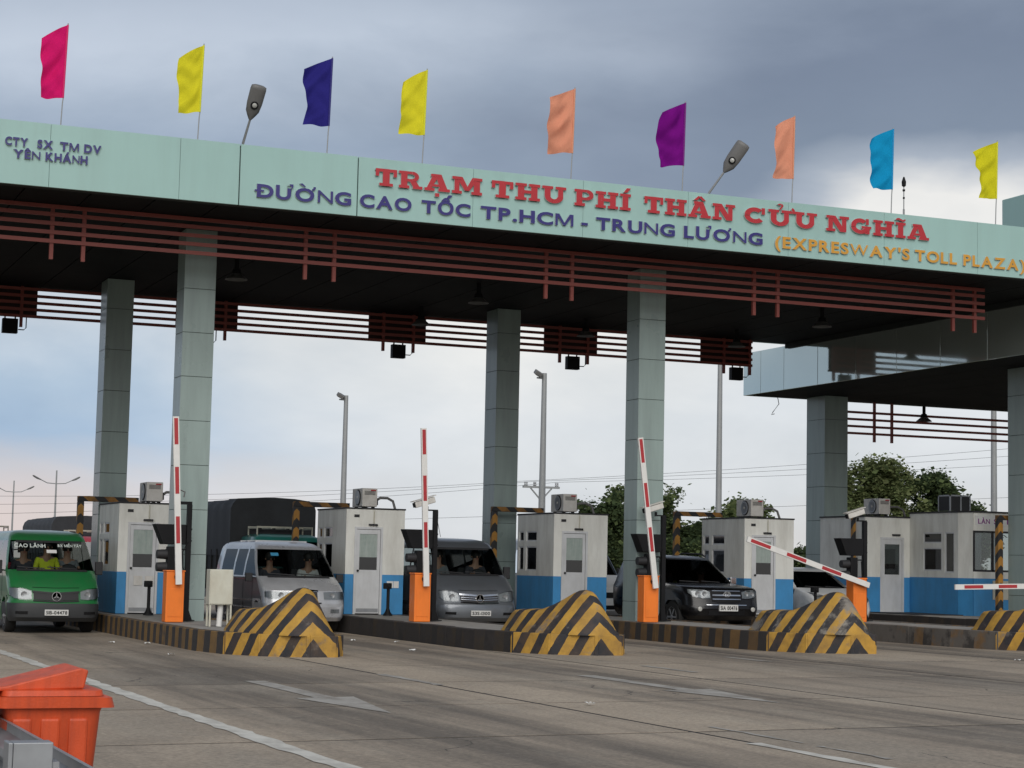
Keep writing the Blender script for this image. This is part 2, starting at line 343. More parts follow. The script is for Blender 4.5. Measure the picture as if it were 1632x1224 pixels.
# ------------------------------------------------------------------ lettering
_lc = {}
def OFF(ch, off): return .004 if ch in 'MWNÑ' else off
def glyph(ch, ext, off):
    bar = ch == 'Đ'; horn = ch if ch in 'ƠỜ' else ''
    if bar: ch = 'D'
    if horn: ch = 'O'
    k = (ch, ext, off)
    if k not in _lc:
        c = bpy.data.curves.new('glyph', 'FONT'); c.body = ch; c.extrude = ext; c.offset = off; c.resolution_u = 4
        o = bpy.data.objects.new('glyph', c); COL.objects.link(o); bpy.context.view_layer.update()
        me = bpy.data.meshes.new_from_object(o.evaluated_get(bpy.context.evaluated_depsgraph_get()))
        vs = [v.co.copy() for v in me.vertices]; fs = [tuple(p.vertices) for p in me.polygons]
        bpy.data.objects.remove(o); bpy.data.curves.remove(c); bpy.data.meshes.remove(me)
        _lc[k] = (vs, fs, min(v.x for v in vs), max(v.x for v in vs))
    if bar:
        vs, fs, a, b = _lc[k]; o = len(vs); zc = .345
        bx = [Vector((x, y, z)) for z in (-ext*.9, ext*1.06) for y in (zc-.045, zc+.045) for x in (a-.09, a+.30)]
        return (vs+bx, fs+[tuple(i+o for i in f) for f in ((0, 2, 3, 1), (4, 5, 7, 6), (0, 1, 5, 4), (2, 6, 7, 3), (0, 4, 6, 2), (1, 3, 7, 5))], a-.09, b)
    if horn:
        vs, fs, a, b = _lc[k]; mb = MB()
        for i, pl in enumerate([[(b-.12, .60), (b-.02, .64), (b+.06, .76), (b+.05, .84), (b-.04, .84), (b-.04, .77), (b-.1, .70)]]+([[(a+.17, .95), (a+.29, .98), (a+.44, .80), (a+.35, .80)]] if horn == 'Ờ' else [])):
            mb.prism(pl, 'Z', -ext*.9, ext*1.05)
        o = len(vs); return (vs+[Vector(v) for v in mb.v], fs+[tuple(q+o for q in f) for f in mb.f], a, b+.06)
    if ch == 'M':
        mb = MB(); w = .105
        for i, pl in enumerate([[(0, 0), (w, 0), (w, .70), (0, .70)], [(.66, 0), (.66+w, 0), (.66+w, .70), (.66, .70)], [(.02, .70), (.16, .70), (.45, .02), (.33, .02)], [(.745, .70), (.605, .70), (.315, .02), (.435, .02)]]):
            mb.prism(pl, 'Z', -ext*.9, ext*(1+.05*i))
        return ([Vector(v) for v in mb.v], mb.f, 0, .765)
    return _lc[k]
def word_layout(word, gap=.09, off=.02):
    x = 0; out = []
    for ch in word:
        if ch == ' ': x += .32; continue
        vs, fs, a, b = glyph(ch, .04, OFF(ch, off))
        out.append((ch, x-a)); x += b-a+gap
    return out, x-gap
def returns(mb):
    # pale returns on the sides of the raised letters
    for i, f in enumerate(mb.f):
        ys = [mb.v[k][1] for k in f]; mb.mi[i] = 0 if max(ys)-min(ys) < 1e-4 else 1
def line_text(parent, words, z0, h, mat, y, depth=.05, off=.02):
    """words: (text, x0, x1): each letter becomes one raised letter of the sign"""
    for wd, x0, x1 in words:
        lay, w = word_layout(wd, .09, off); sx_ = (x1-x0)/w; sz = h/.73
        for ch, ox in lay:
            vs, fs, a, b = glyph(ch, .04, OFF(ch, off))
            mb = MB(); mb.add([((v.x-a)*sx_, -v.z/.04*depth/2, v.y*sz) for v in vs], fs); returns(mb)
            mb.obj('letter', [mat, 'edge'], parent, (x0+(ox+a)*sx_-parent.location.x, y-parent.location.y, z0-parent.location.z), fix=False)
def flat_text(name, text, w, h, mat, parent, loc, off=.015, rotx=math.pi/2, rz=0):
    lay, tw = word_layout(text, .08, off); mb = MB()
    for ch, ox in lay:
        vs, fs, a, b = glyph(ch, .04, OFF(ch, off))
        mb.add([((v.x+ox)*w/tw-w/2, v.y*h/.73, v.z*.08) for v in vs], fs)
    o = mb.obj(name, mat, parent, loc, fix=False); o.rotation_euler = (rotx, 0, rz); return o
# slab-serif capitals for the red title: lists of polygons on a unit-high letter
def rc(x0, x1, y0, y1): return [(x0, y0), (x1, y0), (x1, y1), (x0, y1)]
def arc(cx, cy, ro, ri, a0, a1, sx_=1, n=12):
    A = [R(a0+(a1-a0)*i/n) for i in range(n+1)]
    return [[(cx+sx_*ro*math.cos(A[i]), cy+ro*math.sin(A[i])), (cx+sx_*ro*math.cos(A[i+1]), cy+ro*math.sin(A[i+1])),
             (cx+sx_*ri*math.cos(A[i+1]), cy+ri*math.sin(A[i+1])), (cx+sx_*ri*math.cos(A[i]), cy+ri*math.sin(A[i]))] for i in range(n)]
SF = .17
SLAB = {
 'T': (1.0, [rc(.34, .66, 0, 1), rc(0, 1, .82, 1), rc(0, .16, .56, .9), rc(.84, 1, .56, .9), rc(.18, .82, 0, SF)]),
 'H': (1.16, [rc(.12, .42, 0, 1), rc(.74, 1.04, 0, 1), rc(.3, .9, .41, .6), rc(0, .53, 0, SF), rc(.63, 1.16, 0, SF), rc(0, .53, 1-SF, 1), rc(.63, 1.16, 1-SF, 1)]),
 'I': (.56, [rc(.13, .43, 0, 1), rc(0, .56, 0, SF), rc(0, .56, 1-SF, 1)]),
 'U': (1.14, [rc(.12, .40, .36, 1), rc(.76, 1.0, .36, 1), rc(0, .52, 1-SF, 1), rc(.64, 1.14, 1-SF, 1)]+arc(.56, .38, .40, .15, 180, 360, 1.1)),
 'P': (.98, [rc(.1, .4, 0, 1), rc(0, .62, .84, 1), rc(.3, .62, .36, .52), rc(0, .54, 0, SF)]+arc(.62, .68, .32, .12, -90, 90, 1.1)),
 'R': (1.12, [rc(.1, .4, 0, 1), rc(0, .62, .84, 1), rc(.3, .62, .40, .56), rc(0, .5, 0, SF), [(.5, .45), (.82, .45), (1.02, .05), (.70, .05)], rc(.66, 1.12, 0, SF)]+arc(.62, .70, .30, .12, -90, 90, 1.1)),
 'A': (1.22, [[(.08, .1), (.32, .1), (.72, 1), (.42, 1)], [(.74, .1), (1.12, .1), (.80, 1), (.52, 1)], rc(.3, .9, .26, .4), rc(.3, .8, .84, 1), rc(0, .48, 0, SF), rc(.66, 1.22, 0, SF)]),
 'M': (1.46, [rc(.12, .36, 0, 1), rc(1.06, 1.36, 0, 1), [(.18, 1), (.5, 1), (.86, .2), (.62, .2)], [(.98, 1), (1.28, 1), (.84, .2), (.64, .2)], rc(0, .48, 0, SF), rc(.94, 1.46, 0, SF), rc(0, .44, 1-SF, 1), rc(1.04, 1.46, 1-SF, 1)]),
 'N': (1.24, [rc(.12, .36, 0, 1), rc(.86, 1.1, .02, 1), [(.14, 1), (.5, 1), (1.08, 0), (.76, 0)], rc(0, .5, 0, SF), rc(.72, 1.24, 1-SF, 1), rc(0, .42, 1-SF, 1)]),
 'C': (1.06, arc(.52, .5, .5, .24, 48, 318, 1.02, 18)+[rc(.84, 1.0, .6, 1)]),
 'G': (1.14, arc(.52, .5, .5, .24, 48, 330, 1.02, 18)+[rc(.84, 1.0, .62, 1), rc(.6, 1.14, .36, .52), rc(.78, 1.04, .02, .46)]),
}
def accent(kind, w):
    c = w/2
    return {'.': [rc(c-.1, c+.1, -.32, -.12)], '/': [[(c-.1, 1.08), (c+.08, 1.08), (c+.28, 1.36), (c+.06, 1.36)]],
            '^': [[(c-.34, 1.06), (c-.14, 1.06), (c+.04, 1.3), (c-.08, 1.34)], [(c+.34, 1.06), (c+.14, 1.06), (c-.04, 1.3), (c+.08, 1.34)]],
            '~': arc(c-.13, 1.12, .17, .06, 0, 170, 1, 6)+arc(c+.12, 1.24, .17, .06, 180, 350, 1, 6),
            '?': arc(c, 1.26, .15, .05, -80, 150, 1, 8)+[rc(c-.03, c+.07, 1.04, 1.14)],
            "'": arc(w-.06, 1.0, .22, .08, -60, 70, 1, 6)}[kind]
def slab_word(parent, seq, x0, x1, z0, h, y):
    gap = .10; tot = sum(SLAB[c][0] for c, a in seq)+gap*(len(seq)-1); s = (x1-x0)/tot; x = x0
    for c, acc in seq:
        w, polys = SLAB[c]; polys = list(polys)
        for a in acc: polys += accent(a, w)
        mb = MB()
        for i, p in enumerate(polys):
            mb.cm = 0; mb.prism([(px*s, pz*h) for px, pz in p], 'Y', -.045-.0015*(i % 9), .0)
        returns(mb)
        mb.obj('letter', ['red', 'edge'], parent, (x-parent.location.x, y-parent.location.y, z0-parent.location.z))
        x += (w+gap)*s

# ------------------------------------------------------------------ ground, road
mb = MB(); mb.add([(-3000, -200, -.6), (3000, -200, -.6), (3000, 3500, -.6), (-3000, 3500, -.6)], [(0, 1, 2, 3)])
struct(mb.obj('ground', 'land'))
mb = MB(); mb.add([(-12, 0, g(-12)-.001), (50, 0, g(50)-.001), (50, 120, g(50)-.001), (-12, 120, g(-12)-.001), (-12, 0, -1), (50, 0, -1), (50, 120, -1), (-12, 120, -1)],
                  [(0, 1, 2, 3), (0, 4, 5, 1), (1, 5, 6, 2), (2, 6, 7, 3), (3, 7, 4, 0)])
road = struct(mb.obj('road', 'soil'))
SLX, SLY, GP = 4.08, 3.68, .032
mb = MB()
nx, ny = 4, 4
a, b = SLX-2*GP, SLY-2*GP
gv = [(GP+a*i/nx, GP+b*j/ny, .008*(GP+a*i/nx)) for j in range(ny+1) for i in range(nx+1)]
gf = [(j*(nx+1)+i, j*(nx+1)+i+1, (j+1)*(nx+1)+i+1, (j+1)*(nx+1)+i) for j in range(ny) for i in range(nx)]
mb.add(gv, gf)
mb.add([(GP, GP, 0), (SLX-GP, GP, .008*SLX), (SLX-GP, SLY-GP, .008*SLX), (GP, SLY-GP, 0), (GP, GP, -.02), (SLX-GP, GP, .008*SLX-.02), (SLX-GP, SLY-GP, .008*SLX-.02), (GP, SLY-GP, -.02)],
       [(0, 4, 5, 1), (1, 5, 6, 2), (2, 6, 7, 3), (3, 7, 4, 0)])
slab_me = mb.mesh('slab', 'road', fix=False)
for i in range(-3, 10):
    for j in range(-4, 20):
        x = 4.57+i*SLX; y = 19.85+j*SLY
        if y > 72 or y < 3: continue
        o = put('slab', slab_me, road, (x, y, g(x)+random.uniform(.0005, .002)))
def marking(name, poly, mat='mark', dz=.007):
    n = len(poly); mb = MB(); mb.add([(x, y, g(x)+dz) for x, y in poly], [tuple(range(n))])
    o = mb.obj(name, mat, fix=False)
    if o.data.polygons[0].normal.z < 0: o.data.flip_normals()
    return struct(o)
def ragged(x0, x1, y0, y1, n=26):
    L_ = [(x0+random.uniform(-.02, .03), y0+(y1-y0)*i/n) for i in range(n+1)]
    R_ = [(x1+random.uniform(-.03, .02), y0+(y1-y0)*i/n) for i in range(n+1)]
    return L_+R_[::-1]
marking('edge_line_marking', ragged(4.47, 4.67, 5, 33.5, 120))
marking('dashed_line_marking', ragged(8.54, 8.68, 9.6, 15.0, 20))
marking('dashed_line_marking', ragged(8.6, 8.74, 22.9, 25.2, 10), 'mark2')
marking('dashed_line_marking', ragged(9.03, 9.1, 14.9, 16.6, 8), 'mark2')
marking('dashed_line_marking', ragged(9.0, 9.07, 13.5, 14.6, 8), 'mark2')
def arrow(x, y0, mat):
    marking('arrow_marking', [(x-.13, y0+5.3), (x+.13, y0+5.25), (x+.12, y0+2.3), (x+.36, y0+2.35), (x, y0), (x-.36, y0+2.25), (x-.12, y0+2.3)], mat)
arrow(6.6, 18.8, 'mark2'); arrow(11.4, 19.2, 'mark2')
for x0, y0, x1, y1 in ((13.3, 24.9, 13.42, 26.6), (16.0, 27.4, 16.12, 28.9)): marking('dashed_line_marking', ragged(x0, x1, y0, y1, 8), 'mark2')

# ------------------------------------------------------------------ toll islands
KH = .345
IC = [8.66+5.03*k for k in range(6)]
def island(k):
    c = IC[k]; L_, R_ = c-.96, c+.94
    pts = [(L_, 47.5), (L_, 32.0), (L_+.22, 30.8), (L_+.62, 30.1), (c+.32, 29.64), (c+.78, 29.62), (R_+.07, 30.0), (R_+.12, 30.6), (R_+.05, 32.0), (R_, 47.5)]
    if k == 4: L_ -= .15; R_ += 1.1; pts = [(L_, 50), (L_, 33), (L_+.9, 30), (R_-.9, 30), (R_, 33), (R_, 50)]
    zb = g(c)
    t = thing('toll_island', ['raised toll island with worn brown and yellow striped kerb by the green van', 'raised toll island with blackened dirty kerb in front of the grey van', 'raised toll island with brown striped kerb under the second front column', 'raised toll island with grey kerb behind the tilted barrier arm', 'wide dark kerbed toll island under the rightmost booth', 'toll island'][k], 'traffic island', (c, 29.6, zb), 'toll plaza islands')
    rel = [(x-c, y-29.6) for x, y in pts]
    # kerb blocks along both sides
    tops = MB(); inn = [(x*.86, y+.1 if y < 3 else y) for x, y in rel]; tops.prism(inn, 'Z', -.1, KH-.012)
    tops.obj('island_top', 'conc', t)
    km = ['kerb1', 'kerb2', 'kerb3', 'kerb4', 'kerb2', 'kerb2'][k]
    n = len(rel)
    for i in range(n-1):
        a_, b_ = Vector(rel[i]), Vector(rel[i+1]); L = (b_-a_).length
        m = max(1, round(L/1.35))
        for q in range(m):
            if km == 'x': continue
            p0 = a_.lerp(b_, q/m); p1 = a_.lerp(b_, (q+1)/m); d = (p1-p0); nn = Vector((-d.y, d.x)).normalized()
            if nn.dot(-Vector(((p0.x+p1.x)/2, (p0.y-6)*.3))) < 0: nn = -nn
            e = d.normalized()*(.004 if L > 1.5 else -.03); j = random.uniform(-.006, .006)
            o0, o1 = p0+e, p1-e
            poly = [o0, o1, o1+nn*.2, o0+nn*.2]
            kb = MB(); kb.prism([(p.x, p.y) for p in poly], 'Z', -.15, KH+j)
            kb.obj('kerb_stone', km if not (L < 1.1 and k < 4) else 'nosek', t, bevel=.012)
    return t
for k in range(5): island(k)

# crash noses: prow shaped concrete blocks with chevron stripes
def lerp_(a, b, t): return a+(b-a)*t
def crash_nose(k, label, mat):
    c = IC[k]; z = g(c)+KH-.01
    t = MB()
    xo = .40
    # distance from the tip, left base, right base, height, half width at the top, ridge offset
    st = [(0.03, .20, .72, .03, .06, .45), (.10, .06, .78, .24, .07, .45), (.22, -.05, .81, .45, .085, .45), (.40, -.16, .83, .63, .10, .44), (.56, -.24, .84, .725, .115, .44), (.68, -.29, .85, .755, .12, .43), (.80, -.33, .85, .75, .125, .41),
          (.94, -.37, .85, .70, .15, .37), (1.08, -.40, .85, .61, .19, .32), (1.22, -.43, .85, .51, .26, .26), (1.36, -.45, .85, .44, .33, .22), (1.5, -.46, .85, .405, .38, .2), (1.66, -.47, .85, .40, .41, .19), (2.3, -.47, .85, .39, .42, .19), (2.42, -.44, .82, .02, .48, .19)]
    vs = []
    for y, bl_, br_, h, wt, cx in st:
        hz = min(.04, h*.3); l1, r1 = lerp_(bl_, cx-wt, .55), lerp_(br_, cx+wt, .45)
        sec = [(bl_, 0), (bl_+.01, hz), (lerp_(bl_, cx-wt, .45), h*.47), (lerp_(bl_, cx-wt, .82), h*.80), (cx-wt*.95, h*.925), (cx-wt*.5, h*.985), (cx, h), (cx+wt*.5, h*.985), (cx+wt*.95, h*.925), (lerp_(br_, cx+wt, .80), h*.80), (lerp_(br_, cx+wt, .42), h*.47), (br_-.01, hz), (br_, 0)]
        vs += [(x, y, zz) for x, zz in sec]
    n = 13; fs = [(i*n+j, i*n+j+1, (i+1)*n+j+1, (i+1)*n+j) for i in range(len(st)-1) for j in range(n-1)]
    fs.append(tuple(range(n))); fs.append(tuple(range((len(st)-1)*n, len(st)*n)))
    t.add([(x-xo, y, zz) for x, y, zz in vs], fs)
    o = t.obj('crash_nose', mat, None, (c+xo, 29.62, z), smooth=60)
    return tag(o, label, 'crash barrier', 'striped crash noses on the island ends')
crash_nose(0, 'yellow and black crash nose beside the white cabinet on legs', 'nose')
crash_nose(1, 'yellow and black crash nose in front of the third booth door', 'nose')
crash_nose(2, 'chipped yellow and black crash nose below the tilted barrier arm', 'nosew')
crash_nose(3, 'yellow and black crash nose cut by the right edge under the rightmost column', 'nose')

# ------------------------------------------------------------------ main canopy
CX0, CX1, CY0, CY1, ZS, ZT = -10, 28.06, 33.9, 47.1, 7.94, 9.05
can = thing('toll_canopy', 'long flat toll plaza canopy with mint green fascia on grey green columns', 'canopy', (8.7, 37, 0))
def local(o, p=None):    # world coordinates to the canopy's own
    o.location = (-8.7, -37, 0); return o
seams = [-10, -6.2, -3.9, -1.6, .7, 3.0, 5.3, 7.6, 8.7, 10.95, 13.26, 15.57, 17.88, 20.19, 22.5, 24.85, 27.15, 29.45, 31.75, 34.05, 36.3]
for x0, x1 in zip(seams, seams[1:]):
    gp = .003
    mb = MB(); mb.box(x0+(.011 if x0 in (8.7, 10.95) else gp), x1-(.011 if x1 in (8.7, 10.95) else gp), CY0, CY0+.06, ZS-.01, ZT)
    o = local(mb.obj('facade_panel', 'panel', can, bevel=.002))
mb = MB(); mb.box(CX0+.02, 36.28, CY0+.05, CY0+.3, ZS, ZT-.02); local(mb.obj('facade_backing', 'seam', can))
mb = MB(); mb.box(CX0, CX1-.02, CY0+.302, CY1, ZS+.05, ZS+.4); local(mb.obj('roof_deck', 'seam', can))
x = CX0
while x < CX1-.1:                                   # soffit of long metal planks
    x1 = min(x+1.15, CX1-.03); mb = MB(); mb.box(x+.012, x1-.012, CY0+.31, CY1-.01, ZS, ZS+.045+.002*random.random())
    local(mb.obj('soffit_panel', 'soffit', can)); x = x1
mb = MB(); mb.box(CX0, CX1-.02, CY1+.002, CY1+.06, ZS-.02, ZT-.5); local(mb.obj('rear_fascia', 'panel', can))
mb = MB(); mb.box(27.97, 28.045, CY0+.31, CY1, 7.80, 8.3); local(mb.obj('edge_trim', 'seam', can))
mb = MB(); mb.box(30.07, 36, 34.6, 40, ZT-.4, 11.05); local(mb.obj('roof_parapet', 'panel', can, bevel=.02))

def column(parent, ploc, x, y, w, d, z0, z1, segs, mat='colclad'):
    core = MB(); core.box(x+.007, x+w-.007, y+.007, y+d-.007, z0, z1)
    c = core.obj('column', 'seam', parent); c.location = (-ploc[0], -ploc[1], -ploc[2])
    zz = z0
    for h in segs:
        zt = min(zz+h, z1)
        if zt-zz > .05:
            mb = MB(); mb.box(x, x+w, y, y+d, zz+.0045, zt-.0045); mb.obj('cladding_panel', mat, c, bevel=.004)
        zz = zt
    return c
for x in (8.45, 18.33): column(can, can.location, x, 36.9, .62, .62, g(x)+KH-.05, ZS, [.45]+[.86]*12)
for x in (8.40, 18.15): column(can, can.location, x, 44.5, .62, .74, g(x)+KH-.05, ZS, [.3]+[.95]*12)
def railing(parent, ploc, y, x0, x1, zs, posts, ptop, pbot, side):
    for z in zs:
        mb = MB(); mb.box(x0, x1, y-.02, y+.02, z-.035, z+.035); o = mb.obj('slat', 'slat', parent); o.location = tuple(-a for a in ploc)
    for px in posts:
        mb = MB(); mb.box(px-.035, px+.035, y+.022, y+.09, pbot, ptop); o = mb.obj('post', 'slat', parent); o.location = tuple(-a for a in ploc)
FRY = 35.6
fposts = []
for c in (.92, 5.78+.17, 10.65+.13, 15.85, 20.68, 25.75): fposts += [c-.28, c+.30]
railing(can, can.location, FRY, -8, 26.28, [7.26, 7.425, 7.59, 7.755, 7.90], fposts, ZS-.002, 6.93, -1)
rposts = []
for k in range(-1, 5): c = 6.42+4.97*k; rposts += [c-.42, c+.4]
railing(can, can.location, 46.8, -8, 26.75, [7.21, 7.375, 7.54, 7.705, 7.87], rposts, ZS-.002, 6.95, 1)

# ------------------------------------------------------------------ side canopy on the right
sc_ = thing('side_canopy', 'lower canopy crossing at the right with a glossy mint fascia', 'canopy', (30, 48, 0))
SX, SZ0, SZ1 = 28.06, 6.66, 7.89
def ls(o): o.location = (-30, -48, 0); return o
yy = 36.4; ye = [36.4, 37.9, 39.8, 41.7, 43.6, 45.5, 47.3, 48.6, 49.6]
for y0, y1 in zip(ye, ye[1:]):
    mb = MB(); mb.box(SX, SX+.05, y0+.006, y1-.006, SZ0-.01, SZ1); o = ls(mb.obj('fascia_panel', 'panelside', sc_, bevel=.006))
xx = [28.12+2.4*i for i in range(8)]
for x0, x1 in zip(xx, xx[1:]):
    mb = MB(); mb.box(x0+.006, x1-.006, 49.55, 49.6, SZ0-.01, SZ1); ls(mb.obj('fascia_panel', 'panelside', sc_))
mb = MB(); mb.box(SX+.055, 45, 36.34, 36.398, SZ0-.01, SZ1); ls(mb.obj('fascia_panel', 'panelside', sc_))
mb = MB(); mb.box(SX+.055, 45, 36.4, 49.54, SZ0+.05, SZ1-.02); ls(mb.obj('roof_deck', 'seam', sc_))
for i in range(14):
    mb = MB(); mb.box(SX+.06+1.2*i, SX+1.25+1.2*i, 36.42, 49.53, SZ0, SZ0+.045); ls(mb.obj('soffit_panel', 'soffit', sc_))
column(sc_, (30, 48, 0), 29.98, 48.2, .78, 1.0, g(30)+KH-.05, SZ0, [.6]+[.98]*9)
column(sc_, (30, 48, 0), 29.78, 38.5, .80, .9, g(30)+KH-.05, SZ0, [.6]+[.98]*9)
railing(sc_, (30, 48, 0), 49.3, 30.6, 44.5, [5.70, 5.91, 6.12, 6.33], [32.43, 33.05], SZ0-.002, 5.46, 1)
mb = MB(); mb.tube([(29.1, 49.4, 6.66), (29.15, 49.4, 6.45), (28.95, 49.4, 6.2), (28.9, 49.4, 6.12), (29.0, 49.4, 6.15)], .012, 5)
tag(mb.obj('loose_cable', 'black'), 'thin loose cable dangling from the far corner of the side canopy', 'cable')

# rear lane sign boards and hanging signal boxes
wd = [(11.35, 'next to the first front column'), (16.36, 'above the second upright barrier arm'), (21.28, 'above the floodlight pole'), (26.0, 'beside the side canopy corner'), (6.42, 'at the left edge')]
proto = None
for i, (x, tx) in enumerate(wd):
    lb = 'dark maroon lane sign board seen from behind, '+tx
    if proto is None:
        t = thing('lane_sign_board', lb, 'sign board', (x, 46.98, 7.22), 'lane sign boards under the rear roof edge')
        mb = MB(); mb.box(-.78, .78, -.03, .03, 0, .70); mb.obj('board', 'board', t, bevel=.01)
        mb = MB(); mb.box(-.78, .78, .031, .06, .0, .05).box(-.78, .78, .031, .06, .65, .7); mb.obj('frame', 'black', t)
        proto = t
    else: dup(proto, (x, 46.98, 7.22), lb)
proto = None
for i, (x, tx) in enumerate([(16.37, 'below the board beside the middle rear column'), (21.31, 'below the board left of the second front column'), (26.3, 'next to the side canopy corner'), (6.57, 'at the left edge of the roof'), (11.2, 'behind the first front column')]):
    lb = 'small dark lane signal box hanging '+tx
    if proto is None:
        t = thing('lane_signal', lb, 'traffic signal', (x, 46.9, 7.2), 'lane signals hanging from the rear roof edge')
        mb = MB(); mb.box(-.18, .18, -.09, .09, -.41, -.06); mb.obj('housing', 'black', t, bevel=.01)
        mb = MB(); mb.tube([(.38, 0, .0), (.38, 0, -.26), (.33, 0, -.31), (.2, 0, -.31)], .014, 6); mb.obj('conduit', 'black', t)
        mb = MB(); mb.tube([(-.12, 0, .02), (-.12, 0, -.07)], .02, 6).tube([(.12, 0, .02), (.12, 0, -.07)], .02, 6); mb.obj('bracket', 'black', t)
        proto = t
    else: dup(proto, (x, 46.9, 7.2), lb)

# ceiling lamps
proto = None
for i, (x, y, tx) in enumerate([(10.3, 40.1, 'right of the first front column'), (16.15, 40.8, 'left of the middle rear column'), (16.4, 45.3, 'in front of the second sign board'), (20.9, 45.2, 'in front of the third sign board'), (25.3, 45.1, 'in front of the fourth sign board'), (24.97, 40.3, 'above the glossy side fascia')]):
    lb = 'dim grey high bay lamp under the dark soffit '+tx
    if proto is None:
        t = thing('ceiling_lamp', lb, 'lamp', (x, y, 7.94), 'high bay lamps under the soffit')
        mb = MB(); mb.lathe([(.05, 0), (.05, -.22), (.09, -.24), (.10, -.33)], n=14); mb.obj('housing', 'black', t, smooth=40)
        mb = MB(); mb.lathe([(.10, -.331), (.24, -.45), (.235, -.46), (.09, -.34)], n=18); mb.obj('shade', 'beacon', t, smooth=40)
        proto = t
    else: dup(proto, (x, y, 7.94), lb)
dup(proto, (34.1, 50.1-.9, 6.62), 'dark bell shaped lamp in front of the red slats under the side canopy')

# ------------------------------------------------------------------ sign lettering
FY = CY0-.002
t = thing('title_lettering', 'large red letters TRẠM THU PHÍ THÂN CỬU NGHĨA on the fascia', 'sign lettering', (17.4, FY, 8.5))
def sq(wd_):
    m = {'Ạ': ('A', '.'), 'Í': ('I', '/'), 'Â': ('A', '^'), 'Ử': ('U', "'?"), 'Ĩ': ('I', '~')}
    return [m.get(c, (c, '')) for c in wd_]
for w_, x0, x1 in (('TRẠM', 11.28, 13.42), ('THU', 13.62, 15.18), ('PHÍ', 15.36, 16.58), ('THÂN', 16.88, 18.92), ('CỬU', 19.13, 20.84), ('NGHĨA', 21.06, 23.58)):
    slab_word(t, sq(w_), x0, x1, 8.535, .325, FY)
t = thing('road_name_lettering', 'dark blue letters ĐƯỜNG CAO TỐC TP.HCM - TRUNG LƯƠNG under the red title', 'sign lettering', (14.3, FY, 8.1))
line_text(t, [('ĐƯỜNG', 8.98, 10.82), ('CAO', 10.99, 12.01), ('TỐC', 12.21, 13.2), ('TP.HCM', 13.41, 15.35), ('-', 15.52, 15.66), ('TRUNG', 15.84, 17.57), ('LƯƠNG', 17.77, 19.57)], 8.11, .24, 'blue', FY-.02, .035, .034)
t = thing('english_lettering', "gold letters (EXPRESWAY'S TOLL PLAZA) at the right end of the fascia", 'sign lettering', (23, FY, 8.1))
line_text(t, [("(EXPRESWAY'S", 19.86, 23.11), ('TOLL', 23.24, 24.3), ('PLAZA)', 24.46, 26.06)], 8.09, .235, 'gold', FY-.02, .035, .032)
t = thing('company_lettering', 'small blue letters CTY SX TM DV YÊN KHÁNH at the fascia left end', 'sign lettering', (5.3, FY, 8.4))
line_text(t, [('CTY', 4.52, 4.91), ('SX', 5.07, 5.34), ('TM', 5.46, 5.79), ('DV', 5.88, 6.18)], 8.60, .145, 'blue', FY-.02, .04, .04)
line_text(t, [('YÊN', 4.67, 5.13), ('KHÁNH', 5.22, 5.95)], 8.39, .145, 'blue', FY-.02, .04, .04)

# ------------------------------------------------------------------ flags on the roof edge
FL = [(5.55, (.88, .02, .19), 'bright magenta flag at the far left of the roof edge', 1.33, .46, 1),
      (8.02, (.93, .84, .04), 'yellow flag between the magenta flag and the left roof lamp', 1.25, .44, 2),
      (10.48, (.04, .035, .25), 'navy blue flag right of the left roof lamp', 1.30, .56, 3),
      (12.38, (.93, .84, .04), 'yellow flag between the navy and the orange flags', 1.27, .54, 4),
      (15.50, (1.0, .40, .25), 'orange flag above the words THU PHÍ beside the middle yellow flag', 1.30, .58, 5),
      (17.97, (.25, .012, .28), 'purple flag left of the right roof lamp', 1.30, .56, 6),
      (20.53, (1.0, .40, .25), 'orange flag between the right roof lamp and the sky blue flag', 1.32, .55, 7),
      (22.96, (.015, .38, .70), 'sky blue flag beside the roof antenna', 1.31, .58, 8),
      (25.64, (.84, .78, .03), 'yellow flag nearest the right edge of the picture', 1.26, .60, 13)]
